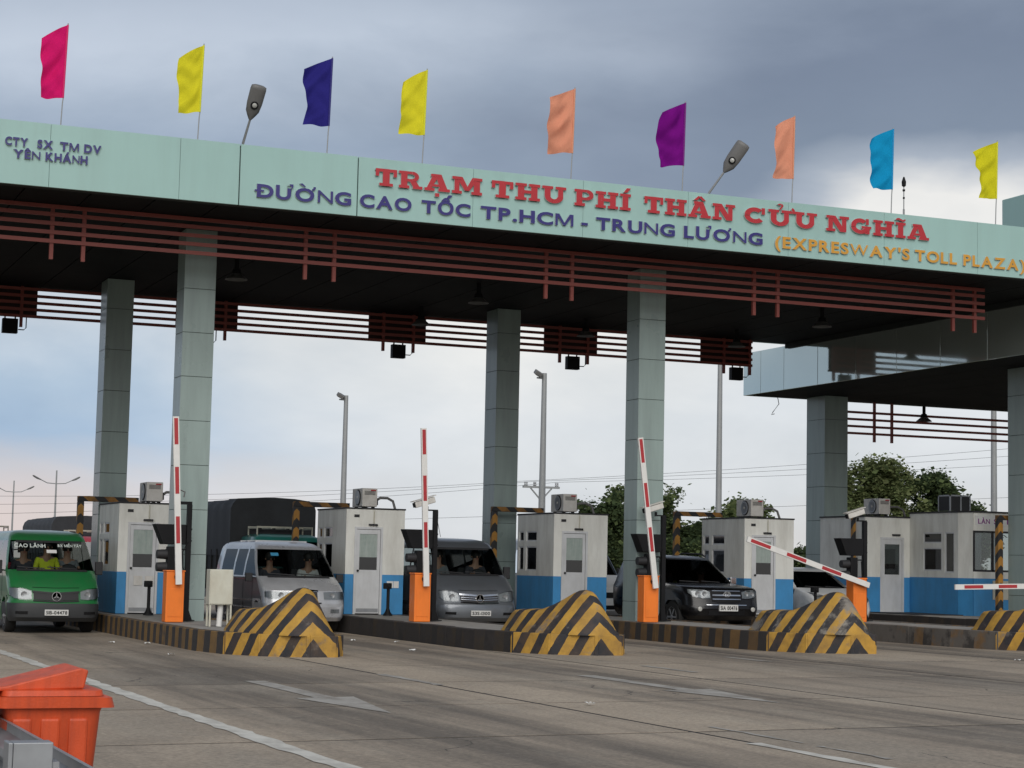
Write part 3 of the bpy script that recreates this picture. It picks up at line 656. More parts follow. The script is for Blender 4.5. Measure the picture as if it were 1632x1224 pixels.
for x, colr, lb, H, Wd, sd in FL:
    t = thing('flag', lb, 'flag', (x, 34.3, ZT-.1), 'coloured flags along the roof edge')
    rnd = random.Random(sd)
    z1 = 10.96-ZT+.1-(.06 if sd in (2,) else 0); z0 = z1-H
    mb = MB(); mb.tube([(-.03, 0, 0), (-.01, 0, .6), (.0, 0, z0), (.03, 0, z1+.03)], .011, 6); mb.obj('flagpole', 'pole', t)
    nu, nv = 26, 60; vs = []
    p1, p2, p3 = rnd.uniform(0, 6), rnd.uniform(0, 6), rnd.uniform(0, 6); sg = rnd.choice((-1, 1))
    for j in range(nv+1):
        v = j/nv
        for i in range(nu+1):
            u_ = i/nu
            curl = .075*math.sin(v*4.2+p2)+.035*math.sin(v*8+p3)
            wd_ = Wd*(1+curl*u_+.03*(v-.5))
            if sd in (1, 2, 7): wd_ *= 1-.16*math.exp(-((v-(.45 if sd == 1 else .3))/.22)**2)*u_
            amp = .5+.5*math.sin(v*6.3+p3)
            fold = math.sin(v*10+u_*5+p1+1.3*math.sin(v*4+p2))*.048*amp+math.sin(v*19-u_*4+p3+math.sin(u_*6+p1))*.016*(1.2-amp)+math.sin(v*33+u_*12+2*math.sin(v*5))*.004
            xq = -wd_*u_*(.95+.03*math.cos(u_*5+p1+v*3))
            yq = u_*((.10+.010*(sd % 7))*math.sin(u_*(2.6+.25*(sd % 7))-v*(1.2+.3*(sd % 7))+p1))+fold*min(1, u_*4)
            zq = z0+H*v-u_*(.05+.17*v**1.5)-.05*u_*u_*v+.012*math.sin(u_*9+p3)*u_*(1-v)
            vs.append((xq+.03*v, yq, zq))
    mb = MB(); mb.add(vs, [(j*(nu+1)+i, j*(nu+1)+i+1, (j+1)*(nu+1)+i+1, (j+1)*(nu+1)+i) for j in range(nv) for i in range(nu)])
    nm = 'flag_cloth_%d' % sd
    mb.obj('flag_cloth', cloth(nm, colr), t, smooth=80)
    mb = MB(); mb.tube([(-.004+.03*k/6, -.002, z0+H*k/6) for k in range(7)], .019, 6); mb.obj('pole_sleeve', cloth(nm+'_sleeve', tuple(min(1, q*1.15+.05) for q in colr)), t, smooth=80)

# roof lamps, antenna
for i, (x, dx, lb) in enumerate([(8.97, .16, 'grey cobra head lamp on a leaning arm between the yellow and navy flags'), (18.77, .62, 'grey cobra head lamp on a leaning arm right of the purple flag')]):
    t = thing('roof_lamp', lb, 'lamp', (x, 35, ZT-.15), 'lamps leaning out over the roof edge')
    e = Vector((dx*.55, -.35, .82)); h = Vector((dx*1.0, -.62, 1.36))
    mb = MB(); mb.tube([(0, 0, 0), (dx*.2, -.1, .4), e], [.028, .026, .022], 8); mb.obj('arm', 'pole', t, smooth=60)
    d = (h-e).normalized(); zr = Vector((.55 if i else .1, .75, .35)); zv = (zr-d*zr.dot(d)).normalized(); q = Matrix((d.cross(zv), d, zv)).transposed()
    def shell(rings):
        vs = []
        for yv, wv, zt_, zb_ in rings:
            for k in range(12):
                a_ = 2*math.pi*k/12; ca, sa = math.cos(a_), math.sin(a_)
                vs.append(q @ Vector((wv*ca, yv, (zt_ if sa > 0 else zb_)*abs(sa)*(1 if sa > 0 else -1)))+e)
        return vs
    L = (h-e).length+.02
    rg = [(-.02, .03, .03, .03), (.05, .075, .05, .04), (.14, .125, .08, .05), (.30, .145, .10, .06), (L-.06, .15, .11, .065), (L, .14, .09, .06), (L+.02, .09, .05, .04)]
    mb = MB(); vs = shell(rg); n = 12
    mb.add(vs, [(a_*n+k, a_*n+(k+1) % n, (a_+1)*n+(k+1) % n, (a_+1)*n+k) for a_ in range(len(rg)-1) for k in range(n)]+[tuple(range(n)), tuple(range((len(rg)-1)*n, len(rg)*n))])
    mb.obj('lamp_head', 'beacon', t, smooth=50)
    for nm, rr, ln, mt in (('reflector_rim', .075, .008, 'black'), ('lens', .045, .018, 'lens')):
        mb = MB(); mb.lathe([(rr, -.065), (rr, -.065-ln), (rr*.6, -.07-ln*1.3)], n=16)
        mb.v = [tuple(q @ (Vector(p)+Vector((0, .27, .003)))+e) for p in mb.v]; mb.obj(nm, mt, t, smooth=40)
t = thing('roof_antenna', 'thin guyed antenna mast with a lamp tip beside the sky blue flag', 'antenna', (24.0, 35.4, ZT-.3))
mb = MB(); mb.tube([(0, 0, 0), (0, 0, .75)], .022, 8).tube([(0, 0, .75), (0, 0, 1.25)], .012, 8); mb.obj('mast', 'pole', t)
mb = MB(); mb.lathe([(.02, 1.25), (.045, 1.27), (.05, 1.36), (.015, 1.47)], n=12); mb.obj('tip_lamp', 'black', t)
mb = MB(); mb.lathe([(.028, 1.15), (.03, 1.19)], n=10).lathe([(.022, .98), (.022, 1.02)], n=10); mb.obj('collar', 'black', t)
mb = MB()
for sx_ in (-1, 1): mb.tube([(0, 0, .45), (sx_*.45, .3, .02)], .006, 4)
mb.obj('guy_wire', 'black', t)

# ------------------------------------------------------------------ booths
def booth_base(loc, label):
    t = thing('toll_booth', label, 'toll booth', loc, 'toll booths on the islands')
    w, d, h, s_, dk = 1.37, 2.15, 2.32, .88, .08
    dx0, dx1, dh = .2, .86, 1.93
    lo = MB(); lo.box(0, dx0, 0, dk, 0, s_).box(dx1, w, 0, dk, 0, s_).box(0, dk, dk, d, 0, s_).box(w-dk, w, dk, d, 0, s_).box(dk, w-dk, d-dk, d, 0, s_)
    lo.obj('lower_wall', 'bblue', t, bevel=.008)
    u = MB(); wy = [(1.0, 1.62), (1.78, 2.06)]; a_ = s_+.0
    u.box(0, dx0, 0, dk, a_, h).box(dx1, w, 0, dk, a_, h).box(dx0, dx1, 0, dk, dh, h)
    u.box(w-dk, w, dk, d, a_, h).box(dk, w-dk, d-dk, d, a_, h)
    u.box(0, dk, dk, wy[0][0], a_, h).box(0, dk, wy[0][1], wy[1][0], a_, h).box(0, dk, wy[1][1], d, a_, h)
    for y0, y1 in wy: u.box(0, dk, y0, y1, a_, 1.0).box(0, dk, y0, y1, 1.57, 1.69).box(0, dk, y0, y1, 1.93, h)
    u.obj('upper_wall', 'white', t)
    for y0, y1 in wy:
        for z0, z1 in ((1.0, 1.57), (1.69, 1.93)):
            f = MB(); e = .03
            f.box(.015, .05, y0, y0+e, z0, z1).box(.015, .05, y1-e, y1, z0, z1).box(.015, .05, y0+e, y1-e, z0, z0+e).box(.015, .05, y0+e, y1-e, z1-e, z1)
            wn = f.obj('window', 'alu', t); p = MB(); p.box(.028, .034, y0+e, y1-e, z0+e, z1-e); p.obj('pane', 'gdark', wn)
    r_ = MB(); r_.box(-.02, w+.02, -.02, d+.02, h, h+.035); r_.obj('roof', 'blackp', t, bevel=.01)
    i_ = MB(); i_.box(dk, w-dk, dk, d-dk, .0, .02); i_.obj('floor_plate', 'blackp', t)
    f = MB(); f.box(dx0, dx0+.05, -.015, .06, 0, dh).box(dx1-.05, dx1, -.015, .06, 0, dh).box(dx0+.05, dx1-.05, -.015, .06, dh-.05, dh); f.obj('door_frame', 'alu', t)
    dr = MB(); x0, x1 = dx0+.055, dx1-.055
    dr.box(x0, x1, .0, .04, .02, .98).box(x0, x0+.07, 0, .04, .98, dh-.06).box(x1-.07, x1, 0, .04, .98, dh-.06).box(x0+.07, x1-.07, 0, .04, dh-.16, dh-.06)
    dd = dr.obj('door', 'alu', t, bevel=.005)
    p = MB(); p.box(x0+.07, x1-.07, .015, .022, 1.26, dh-.16); p.obj('frosted_pane', 'frost', dd)
    p = MB(); p.box(x0+.07, x1-.07, .015, .022, .98, 1.26); p.obj('dark_pane', 'gdark', dd)
    hd = MB(); hd.lathe([(.02, -.05), (.025, -.01), (.012, 0)], (x0+.035, 0, .96), 'Y', 10); hd.obj('handle', 'black', dd)
    kp = MB(); kp.box(x0+.02, x1-.02, -.006, -.001, .05, .13); kp.obj('kick_plate', 'steel', dd)
    cl_ = MB(); cl_.box(.52, .72, -.05, -.002, dh+.03, dh+.07).box(.69, .71, -.08, -.05, dh+.02, dh+.05); cl_.obj('door_closer', 'blackp', t)
    cn = MB(); cn.tube([(.64, -.018, h-.02), (.64, -.018, dh+.08)], .012, 6); cn.obj('conduit', 'cream', t)
    vn = MB(); vn.box(.18, .30, -.012, -.001, 2.14, 2.2); vn.obj('vent', 'blackp', t)
    return t
BX = [8.18+5.03*k for k in range(4)]; BY = 41.0
bl = ['white and blue toll booth behind the orange cabinet next to the green van', 'white and blue toll booth with pale notices between the silver and grey vans', 'white and blue toll booth between the grey van and the second front column', 'white and blue toll booth right of the black off-road car']
b0 = booth_base((BX[0], BY, g(BX[0])+KH), bl[0])
booths = [b0]+[dup(b0, (BX[k], BY, g(BX[k])+KH), bl[k]) for k in (1, 2, 3)]
# a few one-off parts
for x0, x1 in ((.60, .78), (.36, .54)): mb = MB(); mb.box(x0, x1, -.02, -.009, .60, .80); mb.obj('notice', 'acw', booths[0])
for x0, x1 in ((.98, 1.13), (1.14, 1.26)): mb = MB(); mb.box(x0, x1, -.012, -.001, .59, .74); mb.obj('notice', 'paper', booths[1])

# booth five: door block with a larger glazed bay in front of it
z5 = g(29)+KH
t = thing('toll_booth', 'large white and blue toll booth with a glazed bay behind a striped post', 'toll booth', (28.3, 43.5, z5), 'toll booths on the islands')
mb = MB(); mb.box(0, .48, 0, .08, 0, .93).box(0, .08, .08, 2.2, 0, .93); mb.obj('lower_wall', 'bblue', t)
mb = MB(); mb.box(1.22, 1.4, 0, .08, 0, .93); mb.obj('lower_wall', 'bblue', t)
mb = MB(); mb.box(0, .48, 0, .08, .93, 2.5).box(1.22, 1.4, 0, .08, .93, 2.5).box(.48, 1.22, 0, .08, 1.98, 2.5).box(0, .08, .08, 2.2, .93, 2.5).box(.08, 4, 2.1, 2.2, 0, 2.5); mb.obj('upper_wall', 'white', t)
mb = MB(); mb.box(-.03, 1.4, -.03, 2.2, 2.5, 2.54); mb.obj('roof', 'blackp', t)
f = MB(); f.box(.48, .54, -.01, .06, 0, 1.98).box(1.16, 1.22, -.01, .06, 0, 1.98).box(.54, 1.16, -.01, .06, 1.92, 1.98); f.obj('door_frame', 'alu', t)
dr = MB(); dr.box(.545, 1.155, .0, .04, .02, 1.0).box(.545, .62, 0, .04, 1.0, 1.915).box(1.08, 1.155, 0, .04, 1.0, 1.915).box(.62, 1.08, 0, .04, 1.8, 1.915)
dd = dr.obj('door', 'alu', t); p = MB(); p.box(.62, 1.08, .012, .02, 1.0, 1.8); p.obj('pane', 'glass', dd)
p = MB(); p.box(.63, 1.07, .03, .035, 1.0, 1.28); p.obj('dark_pane', 'gdark', dd)
cl_ = MB(); cl_.box(.85, 1.08, -.05, -.002, 2.02, 2.07); cl_.obj('door_closer', 'blackp', t)
# bay: left side wall x=1.4 from y=0 to -2.2, slanted corner, front wall with big window
Y0, Y1 = -.0, -2.15
mb = MB(); mb.box(1.4, 1.48, Y1, Y0, 0, .95); mb.prism([(1.4, Y1-.002), (1.48, Y1-.002), (1.60, Y1-.34), (1.55, Y1-.42)], 'Z', 0, .95); mb.box(1.57, 4.2, Y1-.42, Y1-.34, 0, .95); mb.obj('bay_lower_wall', 'bblue', t)
mb = MB(); mb.box(1.4, 1.48, -.62, 0, .95, 2.62).box(1.4, 1.48, -.62-.82, -.62, .95, 1.12).box(1.4, 1.48, -1.44, -.62, 1.72, 1.84).box(1.4, 1.48, -1.44, -.62, 2.12, 2.62).box(1.4, 1.48, -1.58, -1.44, .95, 2.62).box(1.4, 1.48, -1.98, -1.58, .95, 1.08).box(1.4, 1.48, -1.98, -1.58, 2.12, 2.62).box(1.4, 1.48, Y1, -1.98, .95, 2.62)
mb.prism([(1.4, Y1-.002), (1.48, Y1-.002), (1.60, Y1-.34), (1.55, Y1-.42)], 'Z', .95, 2.62)
mb.box(1.57, 4.2, Y1-.42, Y1-.34, .95, 1.12).box(1.57, 4.2, Y1-.42, Y1-.34, 2.16, 2.62); mb.obj('bay_upper_wall', 'white', t)
mb = MB(); mb.prism([(1.37, .03), (1.37, Y1-.02), (1.54, Y1-.46), (4.2, Y1-.46), (4.2, .03)], 'Z', 2.62, 2.66); mb.obj('bay_roof', 'blackp', t)
for y0, y1, z0, z1 in ((-1.44, -.62, 1.12, 1.72), (-1.44, -.62, 1.84, 2.12), (-1.98, -1.58, 1.08, 2.12)):
    f = MB(); e = .035; f.box(1.41, 1.45, y0, y0+e, z0, z1).box(1.41, 1.45, y1-e, y1, z0, z1).box(1.41, 1.45, y0+e, y1-e, z0, z0+e).box(1.41, 1.45, y0+e, y1-e, z1-e, z1)
    wn = f.obj('window', 'alu', t); p = MB(); p.box(1.425, 1.432, y0+e, y1-e, z0+e, z1-e); p.obj('pane', 'gdark', wn)
yb = Y1-.4
f = MB()
for x in (1.58, 2.16, 2.74, 3.4): f.box(x, x+.05, yb, yb+.05, 1.12, 2.16)
f.box(1.63, 4.2, yb, yb+.05, 1.12, 1.17).box(1.63, 4.2, yb, yb+.05, 2.11, 2.16)
wn = f.obj('bay_window', 'blackp', t)
for x in (1.63, 2.21, 2.79): p = MB(); p.box(x, x+.53, yb+.02, yb+.027, 1.17, 2.11); p.obj('pane', 'glass', wn)
p = MB(); p.box(1.68, 1.88, yb+.08, yb+.1, 1.17, 2.11).box(2.3, 2.5, yb+.08, yb+.1, 1.5, 2.11); p.obj('blind', 'wpaint', wn)
p = MB(); p.box(1.62, 3.1, Y1-.435, Y1-.421, 2.30, 2.54); sg_ = p.obj('lane_sign', 'paper', t)
pur = MAT('sign_purple', (.22, .03, .22), .6)
for tx, xc, ww in (('LÀN', 1.88, .36), ('SỐ', 2.32, .27), ('1', 2.62, .06)): flat_text('sign_lettering', tx, ww, .13, pur, sg_, (xc, Y1-.437, 2.34), .02)
p = MB(); p.box(2.15, 2.9, Y1-.435, Y1-.421, .42, .9); p.obj('notice_board', 'cream', t)
p = MB(); p.box(.1, 4.1, -2.3, 2.0, -.0, .02); p.obj('floor_plate', 'blackp', t)
fp = MB(); fp.box(-.1, 4.3, -2.75, 2.3, -.14, -.002); fp.obj('plinth', 'conc', t)

# ------------------------------------------------------------------ air conditioners
def ac_unit(loc, label):
    t = thing('ac_unit', label, 'air conditioner', loc, 'air conditioner units on the booth roofs')
    mb = MB(); mb.box(0, .36, 0, .74, .06, .48); mb.obj('casing', 'acw', t, bevel=.015)
    mb = MB(); mb.box(.03, .10, .08, .14, 0, .06).box(.26, .33, .08, .14, 0, .06).box(.03, .10, .6, .66, 0, .06).box(.26, .33, .6, .66, 0, .06); mb.obj('feet', 'black', t)
    fg = MB(); fg.lathe([(.185, .001), (.185, -.015), (.17, -.02), (.165, -.006)], (0, .3, .27), 'X', 20); fan = fg.obj('fan_grille', 'blackp', t)
    ring = MB()
    for rr in (.05, .09, .13, .16): ring.lathe([(rr, -.022), (rr+.006, -.022), (rr+.006, -.026), (rr, -.026)], (0, .3, .27), 'X', 20)
    ring.obj('grille_ring', 'steel', fan)
    hb = MB(); hb.lathe([(.035, -.021), (.03, -.032)], (0, .3, .27), 'X', 12); hb.obj('hub', 'acw', fan)
    vt = MB()
    for k in range(6): vt.box(.05, .31, -.004, -.001, .33+.016*k, .338+.016*k)
    vt.obj('vent', 'blackp', t)
    bd = MB(); bd.box(.2, .32, -.006, -.001, .42, .45); bd.obj('badge', 'rtape', t)
    pp = MB(); pp.tube([(.36, .12, .2), (.46, .1, .27), (.62, .05, .27), (.72, -.05, .20), (.76, -.1, .02)], .03, 8); pp.obj('pipe', 'beacon', t, smooth=60)
    vl = MB(); vl.box(.361, .40, .06, .2, .1, .26); vl.obj('valve_cover', 'blackp', t)
    return t
ACX = [.80, .72, .72, .80]
al = ['white air conditioner unit on the booth roof beside the first front column', 'white air conditioner unit on the booth roof beside the thin floodlight pole', 'white air conditioner unit on the booth roof below the power pole crossarm', 'white air conditioner unit on the booth roof right of the tall lamp pole']
a0 = ac_unit((BX[0]+ACX[0], 42.1, g(BX[0])+KH+2.355), al[0])
for k in (1, 2, 3): dup(a0, (BX[k]+ACX[k], 42.1, g(BX[k])+KH+2.355), al[k])
dup(a0, (29.0, 43.9, z5+2.54), 'white air conditioner unit above the door of the rightmost booth')
t = thing('rooftop_frame', 'boxy metal frame with dark panels on the roof of the rightmost booth', 'metal frame', (30.2, 42.4, z5+2.66))
mb = MB()
for x in (0, .33, .62):
    for y in (0, .5): mb.box(x, x+.035, y, y+.035, 0, .46)
mb.box(0, .655, 0, .03, .425, .46).box(0, .655, .5, .535, .425, .46).box(0, .03, .035, .5, .43, .458).box(.625, .655, .035, .5, .43, .458); mb.obj('frame', 'steel', t)
mb = MB(); mb.box(.04, .325, .01, .02, .04, .42).box(.37, .615, .01, .02, .04, .42).box(.008, .02, .04, .49, .04, .42); mb.obj('panel', 'blackp', t)

# ------------------------------------------------------------------ height gate frames beside the booths
gl = ['yellow and black striped gate frame behind the first booth by the green van', 'yellow and black striped gate frame in front of the dark truck', 'yellow and black striped gate frame left of the third booth', 'dim striped gate frame in front of the trees behind the black off-road car', 'striped gate frame against the dark rear column of the side canopy']
proto = None
for k in range(5):
    x = 8.18+5.03*k-.28; z = g(x)+KH
    if k == 4: x = 28.3
    if proto is None:
        t = thing('gate_frame', gl[k], 'height gate', (x, 44.0, z), 'striped gate frames beside the booths')
        mb = MB(); mb.box(-.07, .07, -.07, .07, 0, 2.42); mb.obj('post', 'hazard', t, bevel=.008)
        mb = MB(); mb.box(-.07, 1.3, -.07, .07, 2.422, 2.54); mb.obj('beam', 'hazardd', t, bevel=.008)
        proto = t
    else: dup(proto, (x, 44.0, z), gl[k])
dup(proto, (29.66, 39.6, z5-.02), 'yellow and black striped gate frame in front of the rightmost booth window')

# ------------------------------------------------------------------ barrier gates
def barrier(k, x, y, boom_ang, boom_tilt, label, length=2.98, base=None):
    z = g(x)+KH
    t = thing('barrier_gate', label, 'barrier gate', (x, y, z), 'orange barrier gates')
    mb = MB(); mb.box(0, .34, 0, .30, 0, .93); mb.obj('cabinet', 'orange', t, bevel=.012)
    mb = MB(); mb.box(-.012, .352, -.012, .312, .931, .96); mb.obj('cap', 'orange', t, bevel=.01)
    mb = MB(); mb.box(.04, .30, -.008, -.001, .1, .62); mb.obj('service_door', 'orange', t, bevel=.004)
    # boom pivots at the front face, angle from vertical towards -x
    pv = Vector((.20, -.06, .84)); a_ = R(boom_ang)
    d = Vector((-math.sin(a_), 0, math.cos(a_))); d.rotate(Euler((R(boom_tilt), 0, 0)))
    yv = Vector((0, 1, 0)); xv = yv.cross(d).normalized(); q = Matrix((xv, yv, d)).transposed()
    hb = MB(); hb.lathe([(.06, .05), (.06, -.03)], tuple(pv), 'Y', 12); hb.obj('pivot', 'black', t)
    def bx(x0, x1, y0, y1, z0, z1, nm, mt, par):
        m_ = MB(); m_.box(x0, x1, y0, y1, z0, z1); m_.v = [tuple(q @ Vector(p)+pv) for p in m_.v]; return m_.obj(nm, mt, par)
    boom = bx(-.058, .058, -.06, -.015, -.14, length, 'boom', 'wpaint', t)
    s0 = .62
    while s0 < length-.05:
        s1 = min(s0+.50, length-.03); bx(-.036, .036, -.0645, -.0605, s0, s1, 'red_reflector', 'rtape', boom)
        s0 += .92
    return t
barrier(0, 8.06, 35.75, 3.2, 0, 'orange barrier gate with upright arm in front of the first front column')
barrier(1, 13.08, 36.1, 2.6, 0, 'orange barrier gate with upright arm left of the grey van')
barrier(2, 18.05, 35.95, 7.5, 0, 'orange barrier gate with slightly leaning upright arm before the second front column')
barrier(3, 23.27, 36.2, 73, 0, 'orange barrier gate with its arm half lowered over the chipped crash nose', 3.05)
barrier(4, 28.7, 36.0, 91.5, 0, 'barrier gate at the right edge with its arm fully lowered', 3.2)

# ------------------------------------------------------------------ signal posts with display box behind each barrier
def signal_post(loc, label, cctv=True):
    t = thing('signal_post', label, 'signal post', loc, 'black signal posts behind the barriers')
    H = 2.2
    mb = MB(); mb.box(-.045, .045, -.045, .045, 0, H).box(-.14, .14, -.14, .14, 0, .02); mb.prism([(-.12, .02), (.12, .02), (.046, .22), (-.046, .22)], 'Y', -.01, .01); mb.obj('pole', 'black', t)
    mb = MB(); mb.prism([(-.66, 1.82), (-.06, 1.82), (-.06, 1.44), (-.50, 1.44)], 'Y', -.06, .24); mb.obj('display_box', 'black', t, bevel=.012)
    mb = MB(); mb.box(-.06, .06, -.03, .03, 1.72, 1.75).box(-.06, .06, -.03, .03, 1.50, 1.53); mb.obj('bracket', 'black', t)
    mb = MB(); mb.box(-.40, -.22, -.08, .12, .86, 1.40); hb = mb.obj('signal_housing', 'black', t, bevel=.015)
    for zc in (1.25, 1.01):
        mb = MB(); mb.lathe([(.085, -.19), (.098, -.02), (.098, 0)], (-.40, .03, zc), 'X', 14); mb.obj('visor', 'blackp', hb, smooth=40)
    mb = MB(); mb.tube([(-.02, -.05, 1.5), (-.12, -.06, 1.3), (-.1, -.06, 1.0), (-.05, -.05, .9)], .012, 6); mb.obj('cable', 'black', t)
    mb = MB(); mb.box(-.24, -.05, -.015, .015, 1.33, 1.36).box(-.24, -.05, -.015, .015, .92, .95); mb.obj('bracket', 'black', t)
    if cctv:
        mb = MB(); mb.box(-.2, .05, -.02, .02, H, H+.03).box(-.2, -.16, -.02, .02, H+.03, H+.09); mb.obj('camera_arm', 'black', t)
        mb = MB(); mb.cbox((-.24, 0, H+.17), (.44, .12, .12), Euler((0, R(-17), 0))); c = mb.obj('security_camera', 'acw', t, bevel=.015)
        mb = MB(); mb.cbox((-.27, 0, H+.245), (.52, .16, .015), Euler((0, R(-17), 0))); mb.obj('sunshade', 'acw', c)
        mb = MB(); mb.cbox((-.462, 0, H+.103), (.03, .09, .09), Euler((0, R(-17), 0))); mb.obj('lens', 'black', c)
    else:
        mb = MB(); mb.box(-.22, .045, -.02, .02, H+.001, H+.06); mb.obj('crossbar', 'black', t)
        mb = MB(); mb.tube([(-.2, 0, H+.05), (-.28, 0, H+.2), (-.2, 0, H+.28), (-.1, 0, H+.24), (-.12, 0, H+.14)], .014, 6); mb.obj('loop_cable', 'beacon', t)
    return t
sl = ['black signal post with display box behind the first barrier, a cable loop on top', 'black signal post with display box and camera behind the second barrier', 'black signal post with display box and camera at the second front column', 'black signal post with display box and camera behind the half lowered barrier']
signal_post((8.62, 36.5, g(8.6)+KH), sl[0], False)
s1 = signal_post((13.72, 36.75, g(13.7)+KH), sl[1])
dup(s1, (18.82, 36.62, g(18.8)+KH), sl[2]); dup(s1, (24.0, 36.9, g(24)+KH), sl[3])

# little black stands by the booth doors
proto = None
for x, y, lb in ((8.66, 40.0, 'small black camera stand at the door of the first booth'), (13.85, 39.9, 'small black camera stand before the notices of the second booth'), (24.4, 39.6, 'small black camera stand before the white hatchback')):
    if proto is None:
        t = thing('camera_stand', lb, 'camera stand', (x, y, g(x)+KH), 'black stands in front of the booths')
        mb = MB(); mb.lathe([(.11, 0), (.10, .03), (.06, .08), (.035, .16), (.035, .58)], n=12); mb.obj('stand', 'black', t, smooth=50)
        mb = MB(); mb.cbox((-.02, 0, .64), (.16, .14, .13)); mb.lathe([(.05, -.02), (.05, .04)], (-.01, -.07, .65), 'Y', 10); mb.obj('camera_head', 'black', t, bevel=.02)
        proto = t
    else: dup(proto, (x, y, g(x)+KH), lb)
# white cabinet on legs
t = thing('meter_cabinet', 'pale cream electrical cabinet on thin legs beside the first crash nose', 'cabinet', (8.32, 33.5, g(8.3)+KH))
mb = MB(); mb.box(0, .42, 0, .26, .38, 1.0); mb.obj('box', 'cream', t, bevel=.01)
mb = MB(); mb.box(.015, .405, -.012, -.001, .395, .985); mb.obj('door', 'cream', t, bevel=.006)
for x in (.01, .38):
    for y in (.01, .22): mb = MB(); mb.box(x, x+.03, y, y+.03, 0, .379); mb.obj('leg', 'cream', t)
mb = MB(); mb.tube([(.22, .13, 0), (.24, .13, .38)], .05, 10); mb.obj('pipe', 'wpaint', t, smooth=50)

# ------------------------------------------------------------------ vehicles
def lerp(a, b, t): return a+(b-a)*t
class Shell:
    def __init__(s, levels, keys):
        s.lv = levels; s.keys = keys
    def at(s, z):
        L = s.lv
        if z <= L[0][0]: return L[0]
        for a, b in zip(L, L[1:]):
            if z <= b[0]:
                t = (z-a[0])/max(1e-6, b[0]-a[0]); return tuple(lerp(p, q, t) for p, q in zip(a, b))
        return L[-1]
    def brk(s, z):
        K_ = s.keys
        if z <= K_[0][0]: return list(K_[0][1])
        for (za, a), (zb, b) in zip(K_, K_[1:]):
            if z <= zb: t = (z-za)/(zb-za); return [lerp(p, q, t) for p, q in zip(a, b)]
        return list(K_[-1][1])
    FR = (0, .3, .6, .85, 1.0)
    def outline(s, i):
        z, yf, w, yr, rf, rr, bow = s.lv[i]
        P = [((w-rf)*f, yf+bow*((w-rf)*f/w)**2) for f in s.FR]
        yc = yf+bow*((w-rf)/w)**2
        for a in (30, 60, 90): P.append((w-rf+rf*math.sin(R(a)), yc+rf*(1-math.cos(R(a)))))
        yp = yc+rf
        for y in s.brk(z): yp = max(yp+.01, min(y, yr-rr-.02)); P.append((w, yp))
        P += [(w, max(yr-rr, yp+.01)), (w-rr*.3, yr-rr*.3), (w-rr, yr), (0, yr)]
        return [(x, y, z) for x, y in P]
    def fy(s, x, z):
        _, yf, w, yr, rf, rr, bow = s.at(z); x = abs(x)
        if x <= w-rf: return yf+bow*(x/w)**2
        yc = yf+bow*((w-rf)/w)**2; k = min(1, (x-(w-rf))/max(rf, 1e-4)); return yc+rf*(1-math.sqrt(max(0, 1-k*k)))
    def sx(s, z): return s.at(z)[2]
    def build(s, parent, cls, mats):
        """cls(i, j, side) -> (part name, uid) or None for an opening"""
        ol = [s.outline(i) for i in range(len(s.lv))]; n = len(ol[0]); parts = {}
        for side in (-1, 1):
            for i in range(len(ol)-1):
                for j in range(n-1):
                    c = cls(i, j, side)
                    if c is None: continue
                    mb = parts.setdefault(c, MB())
                    q = [ol[i][j], ol[i][j+1], ol[i+1][j+1], ol[i+1][j]]
                    q = [(side*x, y, z) for x, y, z in q]
                    mb.add(q, [(0, 1, 2, 3)])
        top = ol[-1]; mb = parts[('body', 0)]
        mb.add([(x, y, z) for x, y, z in top]+[(-x, y, z) for x, y, z in top], [(k, k+1, n+k+1, n+k) for k in range(n-1)])
        res = {}
        for (nm, uid), mb in parts.items():
            me = mb.mesh(nm, mats[nm], None, False)
            bm = bmesh.new(); bm.from_mesh(me); bmesh.ops.remove_doubles(bm, verts=bm.verts[:], dist=1e-4)
            bmesh.ops.recalc_face_normals(bm, faces=bm.faces[:]); bm.to_mesh(me); bm.free()
            me.polygons.foreach_set('use_smooth', [True]*len(me.polygons)); me.set_sharp_from_angle(angle=R(32))
            res[(nm, uid)] = put(nm, me, parent)
        return res
    def strip(s, cols, off=.012, th=.03, nx=8):
        """panel laid on the nose: cols (x, z bottom, z top), subdivided"""
        C_ = []
        for a, b in zip(cols, cols[1:]):
            for k in range(nx): C_.append(tuple(lerp(p, q, k/nx) for p, q in zip(a, b)))
        C_.append(cols[-1]); nz = 4; fr = []; bk = []
        for x, zb, zt in C_:
            for k in range(nz+1):
                z = lerp(zb, zt, k/nz); y = s.fy(x, z); fr.append((x, y-off, z)); bk.append((x, y+th, z))
        m = len(C_); w = nz+1; N = len(fr); F_ = []
        for i in range(m-1):
            for k in range(nz):
                a = i*w+k; F_.append((a, a+w, a+w+1, a+1))
        rim = [i*w for i in range(m)]+[(m-1)*w+k for k in range(1, w)]+[i*w+nz for i in range(m-2, -1, -1)]+[k for k in range(nz-1, 0, -1)]
        for a, b in zip(rim, rim[1:]+rim[:1]): F_.append((a, b, N+b, N+a))
        mb = MB(); mb.add(fr+bk, F_); return mb
